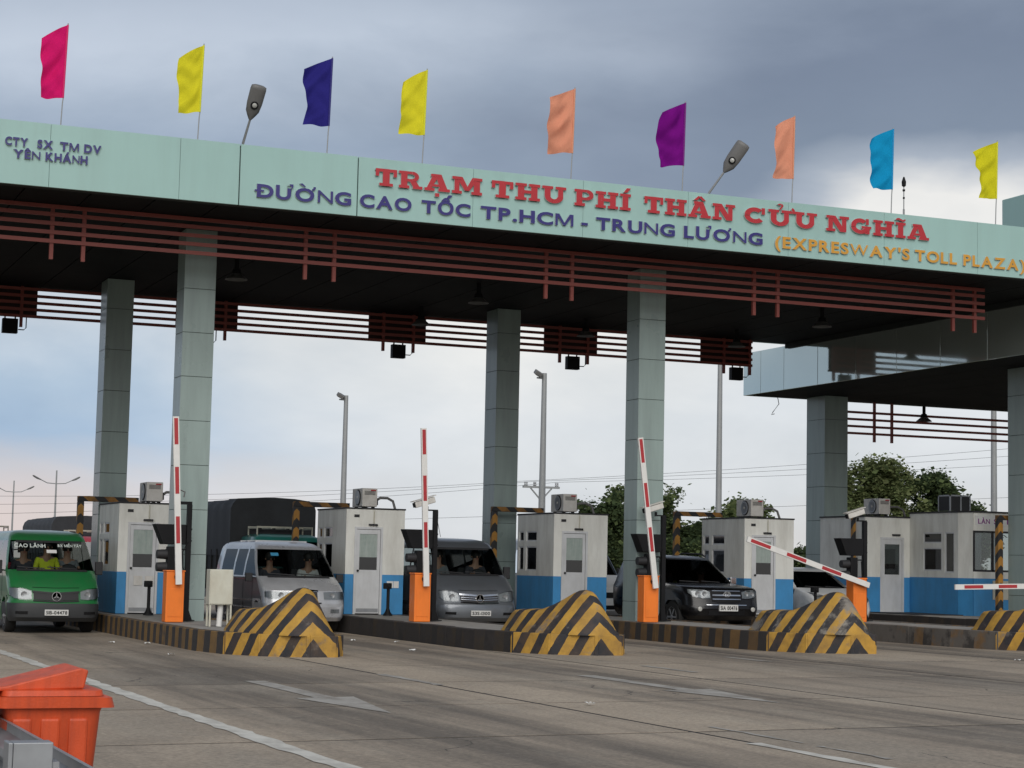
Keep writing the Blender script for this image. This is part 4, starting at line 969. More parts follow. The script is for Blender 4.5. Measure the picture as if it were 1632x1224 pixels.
def wheels(t, ys, xw, r, w=.2, rz=0):
    tm = MB(); tm.lathe([(r*.62, -w/2), (r*.94, -w/2), (r, -w/2+.03), (r, w/2-.03), (r*.94, w/2), (r*.62, w/2)], axis='X', n=28); tme = tm.mesh('wheel', 'rubber', 40)
    rm = MB(); rm.lathe([(r*.63, -.03), (r*.60, -w/2-.004), (r*.50, -w/2+.035), (r*.20, -w/2+.02), (r*.12, -w/2-.01), (.02, -w/2-.012)], axis='X', n=20)
    for k in range(6):
        a = k*math.pi/3; rm.cbox((-w/2+.012, r*.36*math.cos(a), r*.36*math.sin(a)), (.03, r*.10, r*.36), Euler((a-math.pi/2, 0, 0)))
    rme = rm.mesh('rim', 'rim', 40)
    for y in ys:
        for sd in (-1, 1):
            o = put('wheel', tme, t, (sd*xw, y, r)); o.rotation_euler = (0, 0, 0 if sd < 0 else math.pi)
            put('rim', rme, o)
def arch(t, sh, yc, r, z1, y0, y1, mat):
    for sd in (-1, 1):
        mb = MB(); n = 14; zc = r*.98
        pts = []
        for k in range(n+1):
            a = math.pi*k/n; ca, sa = math.cos(a), math.sin(a)
            p = (yc-ca*(r+.05), zc+sa*(r+.05))
            # matching point on the rectangle
            sc = min((yc-y0)/max(ca, 1e-3) if ca > 0 else 9, (y1-yc)/max(-ca, 1e-3) if ca < 0 else 9, (z1-zc)/max(sa, 1e-3))
            q = (yc-ca*sc, zc+sa*sc); pts.append((p, q))
        vs = []; fs = []
        for p, q in pts:
            for (y, z), dx in ((p, -.10), (p, .006), (q, .004)): vs.append((sd*(sh.sx(z)+dx), y, z))
        for k in range(n):
            b = 3*k; fs += [(b, b+3, b+4, b+1), (b+1, b+4, b+5, b+2)]
        for (yy_, s_) in ((y0, 0), (y1, n)):
            p, q = pts[s_]; b = len(vs); zb = sh.lv[0][0]
            vs += [(sd*(sh.sx(p[1])+.004), p[0], p[1]), (sd*(sh.sx(q[1])+.004), yy_, q[1]), (sd*(sh.sx(zb)+.004), yy_, zb), (sd*(sh.sx(zb)+.004), p[0], zb)]; fs.append((b, b+1, b+2, b+3))
        mb.add(vs, fs); mb.obj('wheel_arch', mat, t, smooth=40)
def seats(t, rows, w, zf, h):
    for y in rows:
        for x in ((-w*.5, w*.5) if w < .6 else (-w*.55, 0, w*.55)):
            mb = MB(); mb.cbox((x, y+.22, zf+.1), (w*.62, .46, .16)); mb.cbox((x, y+.5, zf+h*.5), (w*.6, .14, h), Euler((R(-10), 0, 0))); mb.cbox((x, y+.58, zf+h+.06), (w*.3, .09, .14))
            mb.obj('seat', 'seat', t, bevel=.03)
def person(label, loc, shirt, rz=0, arms='wheel'):
    """seated figure: one continuous body, shirt and hair as parts, facing -y"""
    t = thing('person', label, 'person', loc, None, rz)
    def skin_mesh(name, pts, edges, rad, mat, sub=1):
        me = bpy.data.meshes.new(name); me.from_pydata(pts, edges, []); o = bpy.data.objects.new(name, me); COL.objects.link(o)
        o.modifiers.new('skin', 'SKIN'); s_ = o.modifiers.new('sub', 'SUBSURF'); s_.levels = sub; s_.render_levels = sub
        for v, r_ in zip(me.skin_vertices[0].data, rad): v.radius = (r_, r_*.85) if isinstance(r_, float) else r_
        me.skin_vertices[0].data[0].use_root = True
        bpy.context.view_layer.update()
        out = bpy.data.meshes.new_from_object(o.evaluated_get(bpy.context.evaluated_depsgraph_get()))
        bpy.data.objects.remove(o); out.materials.clear(); out.materials.append(M[mat] if isinstance(mat, str) else mat)
        out.polygons.foreach_set('use_smooth', [True]*len(out.polygons)); return out
    hy = -.42 if arms == 'wheel' else -.2; hz = .34 if arms == 'wheel' else .06
    P = [(0, 0, .0), (0, .03, .22), (0, .02, .42), (0, 0, .53), (0, -.02, .62), (0, -.03, .74),
         (-.18, .01, .44), (-.24, -.06, .22), (-.17, hy, hz), (.18, .01, .44), (.24, -.06, .22), (.17, hy, hz),
         (-.10, -.1, .0), (-.12, -.42, .02), (-.12, -.46, -.35), (.10, -.1, .0), (.12, -.42, .02), (.12, -.46, -.35)]
    E_ = [(0, 1), (1, 2), (2, 3), (3, 4), (4, 5), (2, 6), (6, 7), (7, 8), (2, 9), (9, 10), (10, 11), (0, 12), (12, 13), (13, 14), (0, 15), (15, 16), (16, 17)]
    rad = [.15, .15, .13, .055, .085, .075, .065, .05, .038, .065, .05, .038, .085, .07, .045, .085, .07, .045]
    body = put('body', skin_mesh('body', P, E_, rad, 'skin'), t)
    sp = [P[i] for i in (0, 1, 2, 6, 7, 9, 10)]
    put('shirt', skin_mesh('shirt', sp, [(0, 1), (1, 2), (2, 3), (3, 4), (2, 5), (5, 6)], [.165, .165, .145, .08, .062, .08, .062], shirt), t)
    mb = MB(); mb.lathe([(.09, .66), (.105, .72), (.095, .79), (.05, .835), (.01, .845)], (0, .0, 0), 'Z', 14); mb.obj('hair', 'hair', t, smooth=60)
    for sd in (-1, 1):
        mb = MB(); mb.lathe([(.004, -.012), (.012, -.004), (.012, .004), (.004, .012)], (sd*.032, -.098, .70), 'Y', 8); mb.obj('eye', 'hair', t)
        mb = MB(); mb.lathe([(.006, -.022), (.02, -.01), (.02, .01), (.006, .022)], (sd*.088, -.02, .69), 'X', 8); mb.obj('ear', 'skin', t)
    mb = MB(); mb.prism([(-.095, .665), (-.125, .668), (-.096, .71)], 'X', -.012, .012); mb.obj('nose', 'skin', t)
    mb = MB(); mb.box(-.024, .024, -.101, -.09, .638, .646); mb.obj('mouth', 'rtape', t)
    return t
def shirt(name, col): return MAT(name, col, .85)

def plate(t, sh, text, zc, x=0, w=.46, h=.115, y=None):
    y0 = (sh.fy(x, zc)-.03) if y is None else y
    mb = MB(); mb.box(x-w/2, x+w/2, y0-.012, y0+.03, zc-h/2, zc+h/2); p = mb.obj('number_plate', 'plate', t)
    flat_text('plate_text', text, w*.9, h*.6, 'black', p, (x, y0-.0135, zc-h*.3), .02)
def mirror(t, x, y, z, mat, h=.2, tall=False):
    for sd in (-1, 1):
        mb = MB(); mb.bar((sd*(x-.04), y+.03, z-.02), (sd*(x+.1), y, z), .03); mb.cbox((sd*(x+.15), y, z+(.06 if tall else 0)), (.15, .09, h)); mb.obj('mirror', mat, t, bevel=.025)
def star(t, x, y, z, r, mat='chrome'):
    mb = MB(); mb.lathe([(r, .01), (r, -.012), (r*.86, -.012), (r*.86, .01)], (x, y, z), 'Y', 24)
    for k in range(3):
        a = R(90+120*k); d = Vector((math.cos(a), 0, math.sin(a))); n = Vector((-d.z, 0, d.x))
        c = Vector((x, y-.008, z)); w = r*.16
        mb.add([c+n*w, c-n*w, c+d*r*.9, c+n*w+Vector((0, .012, 0)), c-n*w+Vector((0, .012, 0)), c+d*r*.9+Vector((0, .012, 0))], [(0, 1, 2), (3, 5, 4), (0, 2, 5, 3), (1, 4, 5, 2)])
    mb.obj('emblem', mat, t, fix=False)
def wiper(t, sh, z, xs):
    for x0, x1, dz in xs:
        pts = [(lerp(x0, x1, k/4), sh.fy(lerp(x0, x1, k/4), z+dz*k/4)-.02, z+dz*k/4) for k in range(5)]
        mb = MB(); mb.tube(pts, .011, 5); mb.obj('wiper', 'blackp', t)

# --- panel vans of the two star-badged lanes
def star_van(loc, label, paintm, bump_m, grille_m, bars, W2=.89, plate_t='51B-04478'):
    t = thing('van', label, 'van', loc, 'vans in the toll lanes')
    lv = [  # z, front y, half width, rear y, front corner r, rear r, bow
        (.24, .12, .84, 5.2, .22, .1, .08), (.32, .03, .87, 5.25, .26, .1, .09), (.52, .0, W2, 5.25, .28, .1, .10), (.60, .03, W2, 5.25, .28, .1, .10),
        (.66, .07, W2-.01, 5.25, .28, .1, .10), (.74, .10, W2, 5.25, .27, .1, .10), (.90, .16, W2, 5.25, .26, .1, .11), (1.06, .36, W2, 5.25, .24, .1, .12), (1.22, .62, W2, 5.25, .22, .1, .12),
        (1.25, .70, W2-.005, 5.25, .20, .1, .12), (1.55, .96, W2-.05, 5.23, .20, .1, .12), (1.84, 1.22, W2-.11, 5.2, .20, .1, .12), (1.92, 1.33, W2-.13, 5.2, .2, .1, .10), (2.00, 1.5, W2-.18, 5.15, .2, .12, .08), (2.05, 1.95, W2-.34, 5.0, .2, .12, .05), (2.07, 2.5, W2-.6, 4.6, .1, .1, .02)]
    k0 = [.58, 1.36, 2.05, 2.15, 3.2, 3.32, 3.78, 4.5]
    sh = Shell(lv, [(.2, k0), (.74, k0), (1.25, [.98, 1.36]+k0[2:]), (1.84, [1.52, 1.60]+k0[2:]), (2.2, [2.0, 2.05, 2.1, 2.15, 3.2, 3.32, 3.78, 4.5])])
    # side points: j 7 = tangent, then 8.. = breakpoints
    def cls(i, j, sd):
        z = lv[i][0]
        if j <= 5 and 1.24 <= z < 1.83: return ('windscreen', 0)
        if j <= 8 and z < .59: return ('bumper', 0)
        if j == 8 and z < .73: return None
        if j == 14 and z < .73: return None
        if 1.24 <= z < 1.83:
            if j in (8, 9): return ('side_window', sd*1)
            if j == 11: return ('side_window', sd*2)
            if j in (13, 14): return ('side_window', sd*3)
            if j >= 18: return ('rear_window', 0)
        return ('body', 0)
    mats = {'body': paintm, 'windscreen': 'glass', 'side_window': 'glass', 'rear_window': 'glass', 'bumper': bump_m}
    sh.build(t, cls, mats)
    arch(t, sh, .97, .33, .74, .58, 1.36, paintm); arch(t, sh, 4.14, .33, .74, 3.78, 4.5, paintm)
    wheels(t, (.97, 4.14), W2-.12, .33)
    mb = MB(); mb.box(-W2+.1, W2-.1, .5, 5.1, .3, .62).box(-W2+.12, W2-.12, .75, 1.1, .6, 1.16); mb.obj('interior_floor', 'blackp', t)
    seats(t, (1.35, 2.4, 3.3), .52, .65, .62)
    mb = MB(); mb.lathe([(.19, -.012), (.205, 0), (.19, .012), (.178, 0)], n=24); o = mb.obj('steering_wheel', 'blackp', t, (.42, 1.22, 1.2)); o.rotation_euler = (R(62), 0, 0)
    gz0, gz1 = .655, .80
    sh.strip([(-.44, gz0+.02, gz1+.02), (0, gz0-.005, gz1-.01), (.44, gz0+.02, gz1+.02)], .012).obj('grille', 'blackp', t)
    gr = sh.strip([(-.46, gz1+.005, gz1+.045), (0, gz1-.025, gz1+.01), (.46, gz1+.005, gz1+.045)], .02).obj('grille_trim', grille_m, t)
    sh.strip([(-.45, gz0-.015, gz0+.01), (0, gz0-.035, gz0-.01), (.45, gz0-.015, gz0+.01)], .02).obj('grille_trim', grille_m, t)
    for b in range(bars):
        zz = gz0+.035+.045*b; sh.strip([(-.43, zz+.02, zz+.032), (0, zz, zz+.012), (.43, zz+.02, zz+.032)], .022).obj('grille_bar', 'chrome', t)
    star(t, 0, sh.fy(0, .73)-.03, .735, .095)
    for sd in (-1, 1):
        c = [(sd*.48, .67, .845), (sd*.62, .66, .89), (sd*.80, .68, .91), (sd*.878, .74, .90)]
        hl = sh.strip(c, .012).obj('headlight', 'hlens', t, smooth=40)
        sh.strip([(a, b+.015, d-.015) for a, b, d in c], .004, .02).obj('reflector', 'reflect', hl, smooth=40)
        mb = MB(); mb.lathe([(.065, -.0), (.06, -.012), (.03, -.006)], (sd*.62, sh.fy(.62, .76)-.006, .765), 'Y', 14); mb.obj('bulb_ring', 'steel', hl)
        sh.strip([(sd*.55, .38, .44), (sd*.78, .39, .44)], .006, .02).obj('bumper_vent', 'black', t)
        for zz, nm in ((.62, 'side_moulding'),):
            mb = MB(); mb.box(sd*(sh.sx(zz)+.001) if sd > 0 else -sh.sx(zz)-.014, sd*(sh.sx(zz)+.014) if sd > 0 else -sh.sx(zz)-.001, 1.45, 3.7, .56, .64); mb.obj(nm, 'vtrim', t)
        for y in (1.34, 2.1, 3.26):
            x_ = sh.sx(.9); mb = MB(); mb.box(min(sd*(x_-.02), sd*(x_+.003)), max(sd*(x_-.02), sd*(x_+.003)), y, y+.012, .72 if y < 1.4 else .4, 1.22); mb.obj('door_gap', 'black', t)
    mirror(t, W2-.03, 1.12, 1.24, 'blackp', .27, True)
    plate(t, sh, plate_t, .42)
    sh.strip([(-.7, 1.225, 1.265), (.7, 1.225, 1.265)], .012).obj('cowl', 'blackp', t)
    sh.strip([(-.66, 1.80, 1.845), (.66, 1.80, 1.845)], .004, .01).obj('windscreen_seal', 'blackp', t)
    sh.strip([(-.46, .905, .915), (0, .895, .905), (.46, .905, .915)], .004, .01).obj('bonnet_gap', 'black', t)
    wiper(t, sh, 1.28, [(-.15, -.68, .03), (.5, -.1, .03)])
    return t, sh
VG, shg = star_van((6.62, 39.0, g(6.6)), 'green minibus van with route lettering on its windscreen in the left lane', 'vgreen', 'vtrim', 'blackp', 0)
# a smaller headlining strip and the windscreen lettering
wt = MAT('decal_white', (.6, .66, .62), .6)
for tx, xc, w_, zz, hh in (('CAO LÃNH', -.40, .62, 1.70, .10), ('BX MIỀN TÂY', .40, .48, 1.72, .07)):
    y = shg.fy(xc, zz)-.03; o = flat_text('windscreen_lettering', tx, w_, hh, wt, VG, (xc, y, zz), .02); o.rotation_euler = (R(90+42), 0, 0)
    o.rotation_euler = (math.pi/2-math.atan2(.31, .35), 0, 0)
mb = MB(); mb.box(-.14, .06, -.006, 0, 0, .085); o = mb.obj('sticker', 'paper', VG, (.06, shg.fy(0, 1.59)-.02, 1.59)); o.rotation_euler = (-math.atan2(.31, .35), 0, 0)
VS, shs = star_van((15.78, 39.3, g(15.8)), 'grey van with chrome grille bars between the second and third booths', 'vgrey', 'vgrey', 'chrome', 2, .93, '53S-1300')
mb = MB(); mb.tube([(-.3, 1.8, 2.08), (-.34, 1.9, 2.42)], .006, 5); mb.obj('antenna', 'black', VS)
star_person = []
SY = {'x': 0}
def seat_in(vloc, x, y, z, lb, sh_, arms='wheel'): return person(lb, (vloc[0]+x, vloc[1]+y, vloc[2]+z), sh_, 0, arms)
yel = shirt('shirt_yellow', (.55, .62, .03)); gry = shirt('shirt_grey', (.16, .17, .18)); drk = shirt('shirt_dark', (.04, .04, .05)); wht = shirt('shirt_white', (.5, .5, .48))
seat_in((6.62, 39, g(6.6)), .42, 1.5, .98, 'driver in a grey shirt behind the windscreen of the green van', gry)
seat_in((6.62, 39, g(6.6)), -.02, 1.32, 1.02, 'passenger in a yellow shirt in the middle of the green van', yel, 'lap')
seat_in((6.62, 39, g(6.6)), -.46, 1.5, .96, 'passenger in dark clothes beside the window of the green van', drk, 'lap')
seat_in((15.78, 39.3, g(15.8)), .44, 1.5, .96, 'driver in dark clothes inside the grey van', drk)
seat_in((15.78, 39.3, g(15.8)), -.46, 1.5, .96, 'front passenger in a grey shirt inside the grey van', gry, 'lap')

# --- silver minivan
def silver_van(loc):
    t = thing('van', 'silver minivan with a dark windscreen half hidden by the first crash nose', 'van', loc, 'vans in the toll lanes')
    W2 = .87
    lv = [(.26, .10, .80, 4.5, .2, .1, .10), (.34, .02, .84, 4.55, .24, .1, .12), (.55, .0, W2-.01, 4.55, .25, .1, .13), (.62, .04, W2, 4.55, .25, .1, .13), (.70, .07, W2, 4.55, .25, .1, .13), (.88, .13, W2, 4.55, .24, .1, .13),
          (.96, .24, W2, 4.55, .23, .1, .14), (1.08, .50, W2, 4.55, .22, .1, .14), (1.14, .66, W2, 4.55, .2, .1, .14), (1.17, .72, W2-.005, 4.55, .2, .1, .14), (1.45, 1.02, W2-.05, 4.53, .2, .1, .13), (1.74, 1.33, W2-.12, 4.5, .2, .1, .12),
          (1.80, 1.43, W2-.15, 4.5, .2, .1, .1), (1.86, 1.7, W2-.2, 4.45, .2, .12, .06), (1.90, 2.0, W2-.27, 4.35, .2, .12, .04), (1.94, 2.4, W2-.5, 4.0, .15, .1, .02)]
    k0 = [.52, 1.24, 1.95, 2.06, 2.85, 2.97, 3.3, 3.98]
    sh = Shell(lv, [(.2, k0), (.70, k0), (1.17, [.98, 1.26]+k0[2:]), (1.74, [1.6, 1.66]+k0[2:]), (2.2, [2.0, 2.03, 2.06, 2.1, 2.85, 2.97, 3.3, 3.98])])
    def cls(i, j, sd):
        z = lv[i][0]
        if j <= 5 and 1.16 <= z < 1.73: return ('windscreen', 0)
        if j <= 8 and z < .61: return ('bumper', 0)
        if j in (8, 14) and z < .69: return None
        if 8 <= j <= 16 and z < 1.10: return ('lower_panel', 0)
        if 1.16 <= z < 1.73:
            if j in (8, 9): return ('side_window', sd)
            if j == 11: return ('side_window', sd*2)
            if j in (13, 14): return ('side_window', sd*3)
            if j >= 18: return ('rear_window', 0)
        return ('body', 0)
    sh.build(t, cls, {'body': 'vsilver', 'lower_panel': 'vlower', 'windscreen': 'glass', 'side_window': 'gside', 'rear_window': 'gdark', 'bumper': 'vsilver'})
    arch(t, sh, .88, .31, .70, .52, 1.24, 'vsilver'); arch(t, sh, 3.64, .31, .70, 3.3, 3.98, 'vsilver')
    wheels(t, (.88, 3.64), W2-.12, .31)
    mb = MB(); mb.box(-W2+.1, W2-.1, .5, 4.4, .3, .6).box(-W2+.12, W2-.12, .8, 1.15, .6, 1.1); mb.obj('interior_floor', 'blackp', t)
    seats(t, (1.4, 2.4, 3.2), .5, .6, .6)
    sh.strip([(-.22, .72, .86), (-.13, .68, .88), (.13, .68, .88), (.22, .72, .86)], .014).obj('grille', 'blackp', t)
    sh.strip([(-.24, .865, .90), (0, .885, .92), (.24, .865, .90)], .02).obj('grille_trim', 'chrome', t)
    for sd in (-1, 1):
        c = [(sd*.36, .70, .86), (sd*.6, .70, .87), (sd*.78, .71, .87), (sd*.85, .74, .86)]
        hl = sh.strip(c, .012).obj('headlight', 'hlens', t, smooth=40); sh.strip([(a, b+.015, d-.015) for a, b, d in c], .004, .02).obj('reflector', 'reflect', hl, smooth=40)
        mb = MB(); mb.lathe([(.06, 0), (.055, -.012), (.02, -.006)], (sd*.55, sh.fy(.55, .78)-.006, .785), 'Y', 14); mb.obj('bulb_ring', 'steel', hl)
        sh.strip([(sd*.5, .43, .51), (sd*.7, .43, .51)], .008, .03).obj('fog_lamp', 'hlens', t)
        for zz in (1.10, .66, .50):
            x_ = sh.sx(zz); mb = MB(); mb.box(min(sd*x_-sd*.01, sd*(x_+.012)), max(sd*x_-sd*.01, sd*(x_+.012)), 1.3, 4.4 if zz > 1 else 3.25, zz-.012, zz+.012); mb.obj('side_trim', 'chrome', t)
        for y in (1.25, 2.0, 2.91):
            x_ = sh.sx(.9); mb = MB(); mb.box(min(sd*(x_-.02), sd*(x_+.003)), max(sd*(x_-.02), sd*(x_+.003)), y, y+.012, .70 if y < 1.4 else .4, 1.14); mb.obj('door_gap', 'black', t)
    mirror(t, W2-.02, 1.08, 1.14, 'blackp', .18)
    sh.strip([(-.3, .62, .645), (.3, .62, .645)], .012).obj('bumper_slot', 'black', t)
    mb = MB(); mb.lathe([(.03, .005), (.03, -.012)], (0, sh.fy(0, .99)-.01, .985), 'Y', 12); mb.obj('emblem', 'steel', t)
    sh.strip([(-.68, 1.145, 1.185), (.68, 1.145, 1.185)], .012).obj('cowl', 'blackp', t)
    wiper(t, sh, 1.2, [(-.1, -.65, .03), (.5, -.05, .03)])
    for y in (2.2, 2.8, 3.4):
        mb = MB(); mb.box(-.58, .58, y, y+.05, 1.90, 1.935); mb.obj('roof_rib', 'vsilver', t)
    mb = MB(); mb.box(.0, .17, -.004, 0, 0, .09); o = mb.obj('sticker', MAT('sticker_blue', (.05, .25, .42), .5), t, (-.5, sh.fy(-.4, 1.60)-.02, 1.60)); o.rotation_euler = (-math.atan2(.3, .29), 0, 0)
    return t
silver_van((11.76, 38.9, g(11.7)))
seat_in((11.76, 38.9, g(11.7)), .42, 1.5, .84, 'driver in a pale shirt inside the silver minivan', wht)
seat_in((11.76, 38.9, g(11.7)), -.44, 1.5, .84, 'front passenger in a dark shirt inside the silver minivan', drk, 'lap')

# --- black off-road car and white hatchback share a generic two-box builder
def car(loc, label, paintm, suv):
    t = thing('car', label, 'car', loc, 'cars in the toll lanes')
    if suv:
        W2, zb, zh0, zh1, zw, zr = .92, .62, 1.00, 1.12, 1.66, 1.78
        lv = [(.34, .14, .80, 4.0, .2, .12, .12), (.42, .03, .86, 4.05, .28, .14, .15), (.58, .0, .90, 4.05, .3, .14, .16), (.64, .03, .91, 4.05, .3, .14, .16), (.74, .06, W2, 4.05, .3, .14, .16), (.86, .08, W2, 4.05, .3, .14, .16), (.98, .12, W2, 4.05, .28, .14, .16),
              (1.03, .2, W2-.01, 4.05, .26, .14, .16), (1.07, .5, W2-.03, 4.04, .24, .14, .14), (1.11, 1.0, W2-.04, 4.03, .22, .14, .12), (1.13, 1.18, W2-.05, 4.02, .2, .14, .12), (1.38, 1.56, W2-.12, 3.98, .2, .14, .12), (1.64, 1.98, W2-.21, 3.9, .2, .14, .12),
              (1.69, 2.1, W2-.25, 3.88, .2, .14, .1), (1.73, 2.35, W2-.32, 3.8, .2, .14, .05), (1.75, 2.8, W2-.55, 3.55, .15, .1, .02)]
        r, ya, yb_ = .37, .92, 3.12
    else:
        W2, zb, zh0, zh1, zw, zr = .83, .56, .86, 1.0, 1.42, 1.5
        lv = [(.22, .14, .72, 3.6, .2, .12, .12), (.30, .04, .78, 3.65, .28, .14, .16), (.48, .0, .82, 3.65, .3, .14, .18), (.54, .03, W2, 3.65, .3, .14, .18), (.66, .07, W2, 3.65, .3, .14, .18), (.78, .14, W2, 3.65, .28, .14, .18),
              (.84, .25, W2-.01, 3.65, .26, .14, .17), (.92, .6, W2-.03, 3.64, .24, .14, .15), (.98, .92, W2-.04, 3.63, .22, .14, .13), (1.0, 1.0, W2-.05, 3.62, .2, .14, .12), (1.2, 1.36, W2-.12, 3.55, .2, .14, .12), (1.40, 1.76, W2-.2, 3.45, .2, .14, .12),
              (1.44, 1.88, W2-.24, 3.42, .2, .14, .1), (1.48, 2.1, W2-.3, 3.3, .2, .14, .05), (1.5, 2.4, W2-.5, 3.0, .15, .1, .02)]
        r, ya, yb_ = .29, .72, 3.0
    za = next(l[0] for l in lv if l[0] > 2*r*.94); zw0 = lv[10 if suv else 9][0]; zw1 = lv[12 if suv else 11][0]
    e = r+.07
    k0 = [ya-e, ya+e, 2.2 if suv else 1.95, 2.28 if suv else 2.02, yb_-e, yb_+e]
    kw = [1.62 if suv else 1.35, 1.68 if suv else 1.42, 2.38 if suv else 2.05, 2.46 if suv else 2.13, (3.12 if suv else 2.9), (3.2 if suv else 3.0)]
    kt = [2.3 if suv else 2.0, 2.34 if suv else 2.04, 2.44 if suv else 2.12, 2.5 if suv else 2.16, (3.12 if suv else 2.85), (3.2 if suv else 2.95)]
    kt2 = [max(a, b) for a, b in zip(kt, kt)]
    sh = Shell(lv, [(.1, k0), (za, k0), (zw0, kw), (zw1, kt2), (zr, kt2)])
    def cls(i, j, sd):
        z = lv[i][0]; ww = zw0-.005 <= z < zw1-.005
        if j <= 5 and ww: return ('windscreen', 0)
        if j <= 8 and z < zb: return ('bumper', 0)
        if j in (8, 12) and z < za-.005: return None
        if ww:
            if j in (8, 9): return ('side_window', sd)
            if j == 11: return ('side_window', 2*sd)
            if j == 12: return ('side_window', 3*sd)
            if j >= 16: return ('rear_window', 0)
        return ('body', 0)
    sh.build(t, cls, {'body': paintm, 'windscreen': 'gdark' if suv else 'gdark', 'side_window': 'gdark', 'rear_window': 'gdark', 'bumper': paintm})
    arch(t, sh, ya, r, za, ya-e, ya+e, paintm); arch(t, sh, yb_, r, za, yb_-e, yb_+e, paintm)
    wheels(t, (ya, yb_), W2-.11, r, .21)
    mb = MB(); mb.box(-W2+.12, W2-.12, .5, lv[0][3]-.3, .3, .58).box(-W2+.14, W2-.14, zw0*1.0+.15, zw0+.55, .55, zw0-.05); mb.obj('interior_floor', 'blackp', t)
    seats(t, (1.75 if suv else 1.45, 2.7 if suv else 2.25), .48, .5 if suv else .36, .62)
    if suv:
        sh.strip([(-.36, .74, .98), (-.2, .72, .99), (.2, .72, .99), (.36, .74, .98)], .012).obj('grille', 'black', t)
        for z0, z1 in ((.965, .99), (.86, .89), (.78, .80)): sh.strip([(-.35, z0, z1), (.35, z0, z1)], .022).obj('grille_bar', 'chrome', t)
        mb = MB(); y = sh.fy(0, .9)-.03
        for rx, rz_, dz in ((.085, .055, 0), (.03, .052, 0), (.06, .022, .022)):
            for k in range(20):
                a0_, a1_ = 2*math.pi*k/20, 2*math.pi*(k+1)/20
                mb.bar((rx*math.cos(a0_), y, .9+dz+rz_*math.sin(a0_)), (rx*math.cos(a1_), y, .9+dz+rz_*math.sin(a1_)), .014)
        mb.obj('emblem', 'chrome', t)
        for sd in (-1, 1):
            c = [(sd*.40, .80, .96), (sd*.55, .79, 1.0), (sd*.74, .82, 1.01), (sd*.86, .90, 1.01)]
            hl = sh.strip(c, .012).obj('headlight', 'hlens', t, smooth=40); sh.strip([(a, b+.015, d-.015) for a, b, d in c], .004, .02).obj('reflector', 'reflect', hl, smooth=40)
            for xx_ in (.52, .68):
                mb = MB(); mb.lathe([(.055, 0), (.05, -.014), (.02, -.006)], (sd*xx_, sh.fy(xx_, .9)-.008, .90), 'Y', 14); mb.obj('bulb_ring', 'steel', hl)
            mb = MB(); mb.lathe([(.05, .02), (.05, -.012), (.03, -.018)], (sd*.66, sh.fy(.66, .56)-.005, .57), 'Y', 14); mb.obj('fog_lamp', 'lens', t)
            x_ = W2-.27
            mb = MB(); mb.tube([(sd*x_, 2.3, 1.73), (sd*x_, 2.5, 1.79), (sd*x_, 3.45, 1.80), (sd*x_, 3.62, 1.74)], .02, 8); mb.obj('roof_rail', 'blackp', t)
        sh.strip([(-.45, .44, .55), (.45, .44, .55)], .006, .02).obj('lower_grille', 'black', t)
        plate(t, sh, '51A 00476', .60, .0, .46, .14)
        sh.strip([(-.5, .655, .672), (.5, .655, .672)], .012).obj('bumper_trim', 'chrome', t)
        m_ = 'chrome'
    else:
        sh.strip([(-.3, .62, .74), (.3, .62, .74)], .012).obj('grille', 'black', t)
        for sd in (-1, 1):
            c = [(sd*.42, .64, .78), (sd*.62, .65, .86), (sd*.76, .72, .90)]
            hl = sh.strip(c, .012).obj('headlight', 'hlens', t, smooth=40); sh.strip([(a, b+.012, d-.012) for a, b, d in c], .004, .02).obj('reflector', 'reflect', hl, smooth=40)
        plate(t, sh, '51A 22817', .42, 0, .44, .12); m_ = paintm
    mirror(t, W2-.1, 1.55 if suv else 1.25, zw0+.06, m_, .15)
    for sd in (-1, 1):
        for y in (1.48, 2.39) if suv else (1.2, 1.98):
            x_ = sh.sx(.85); mb = MB(); mb.box(min(sd*(x_-.02), sd*(x_+.003)), max(sd*(x_-.02), sd*(x_+.003)), y, y+.012, .5, zw0-.04); mb.obj('door_gap', 'black', t)
        mb = MB(); x_ = sh.sx(zw0-.15); mb.box(min(sd*x_, sd*(x_+.03)), max(sd*x_, sd*(x_+.03)), 2.15 if suv else 1.75, 2.33 if suv else 1.92, zw0-.19, zw0-.155); mb.obj('door_handle', m_, t)
    wiper(t, sh, zw0+.02, [(-.1, -.55, .02), (.45, -.02, .02)])
    return t
car((20.95, 37.6, g(21)), 'black off-road car with chrome grille in the lane before the fourth booth', 'vblack', True)
seat_in((20.95, 37.6, g(21)), .38, 2.0, .66, 'driver in dark clothes inside the black off-road car', drk)
seat_in((20.95, 37.6, g(21)), .02, 2.9, .68, 'rear passenger in a yellow shirt inside the black off-road car', yel, 'lap')
hb_ = car((25.95, 40.6, g(26)), 'white hatchback behind the half lowered barrier arm', 'vwhite', False)
wc = dup(hb_, (16.6, 49.5, g(16.6)), 'white car queuing behind the grey van, mostly hidden by the third booth')

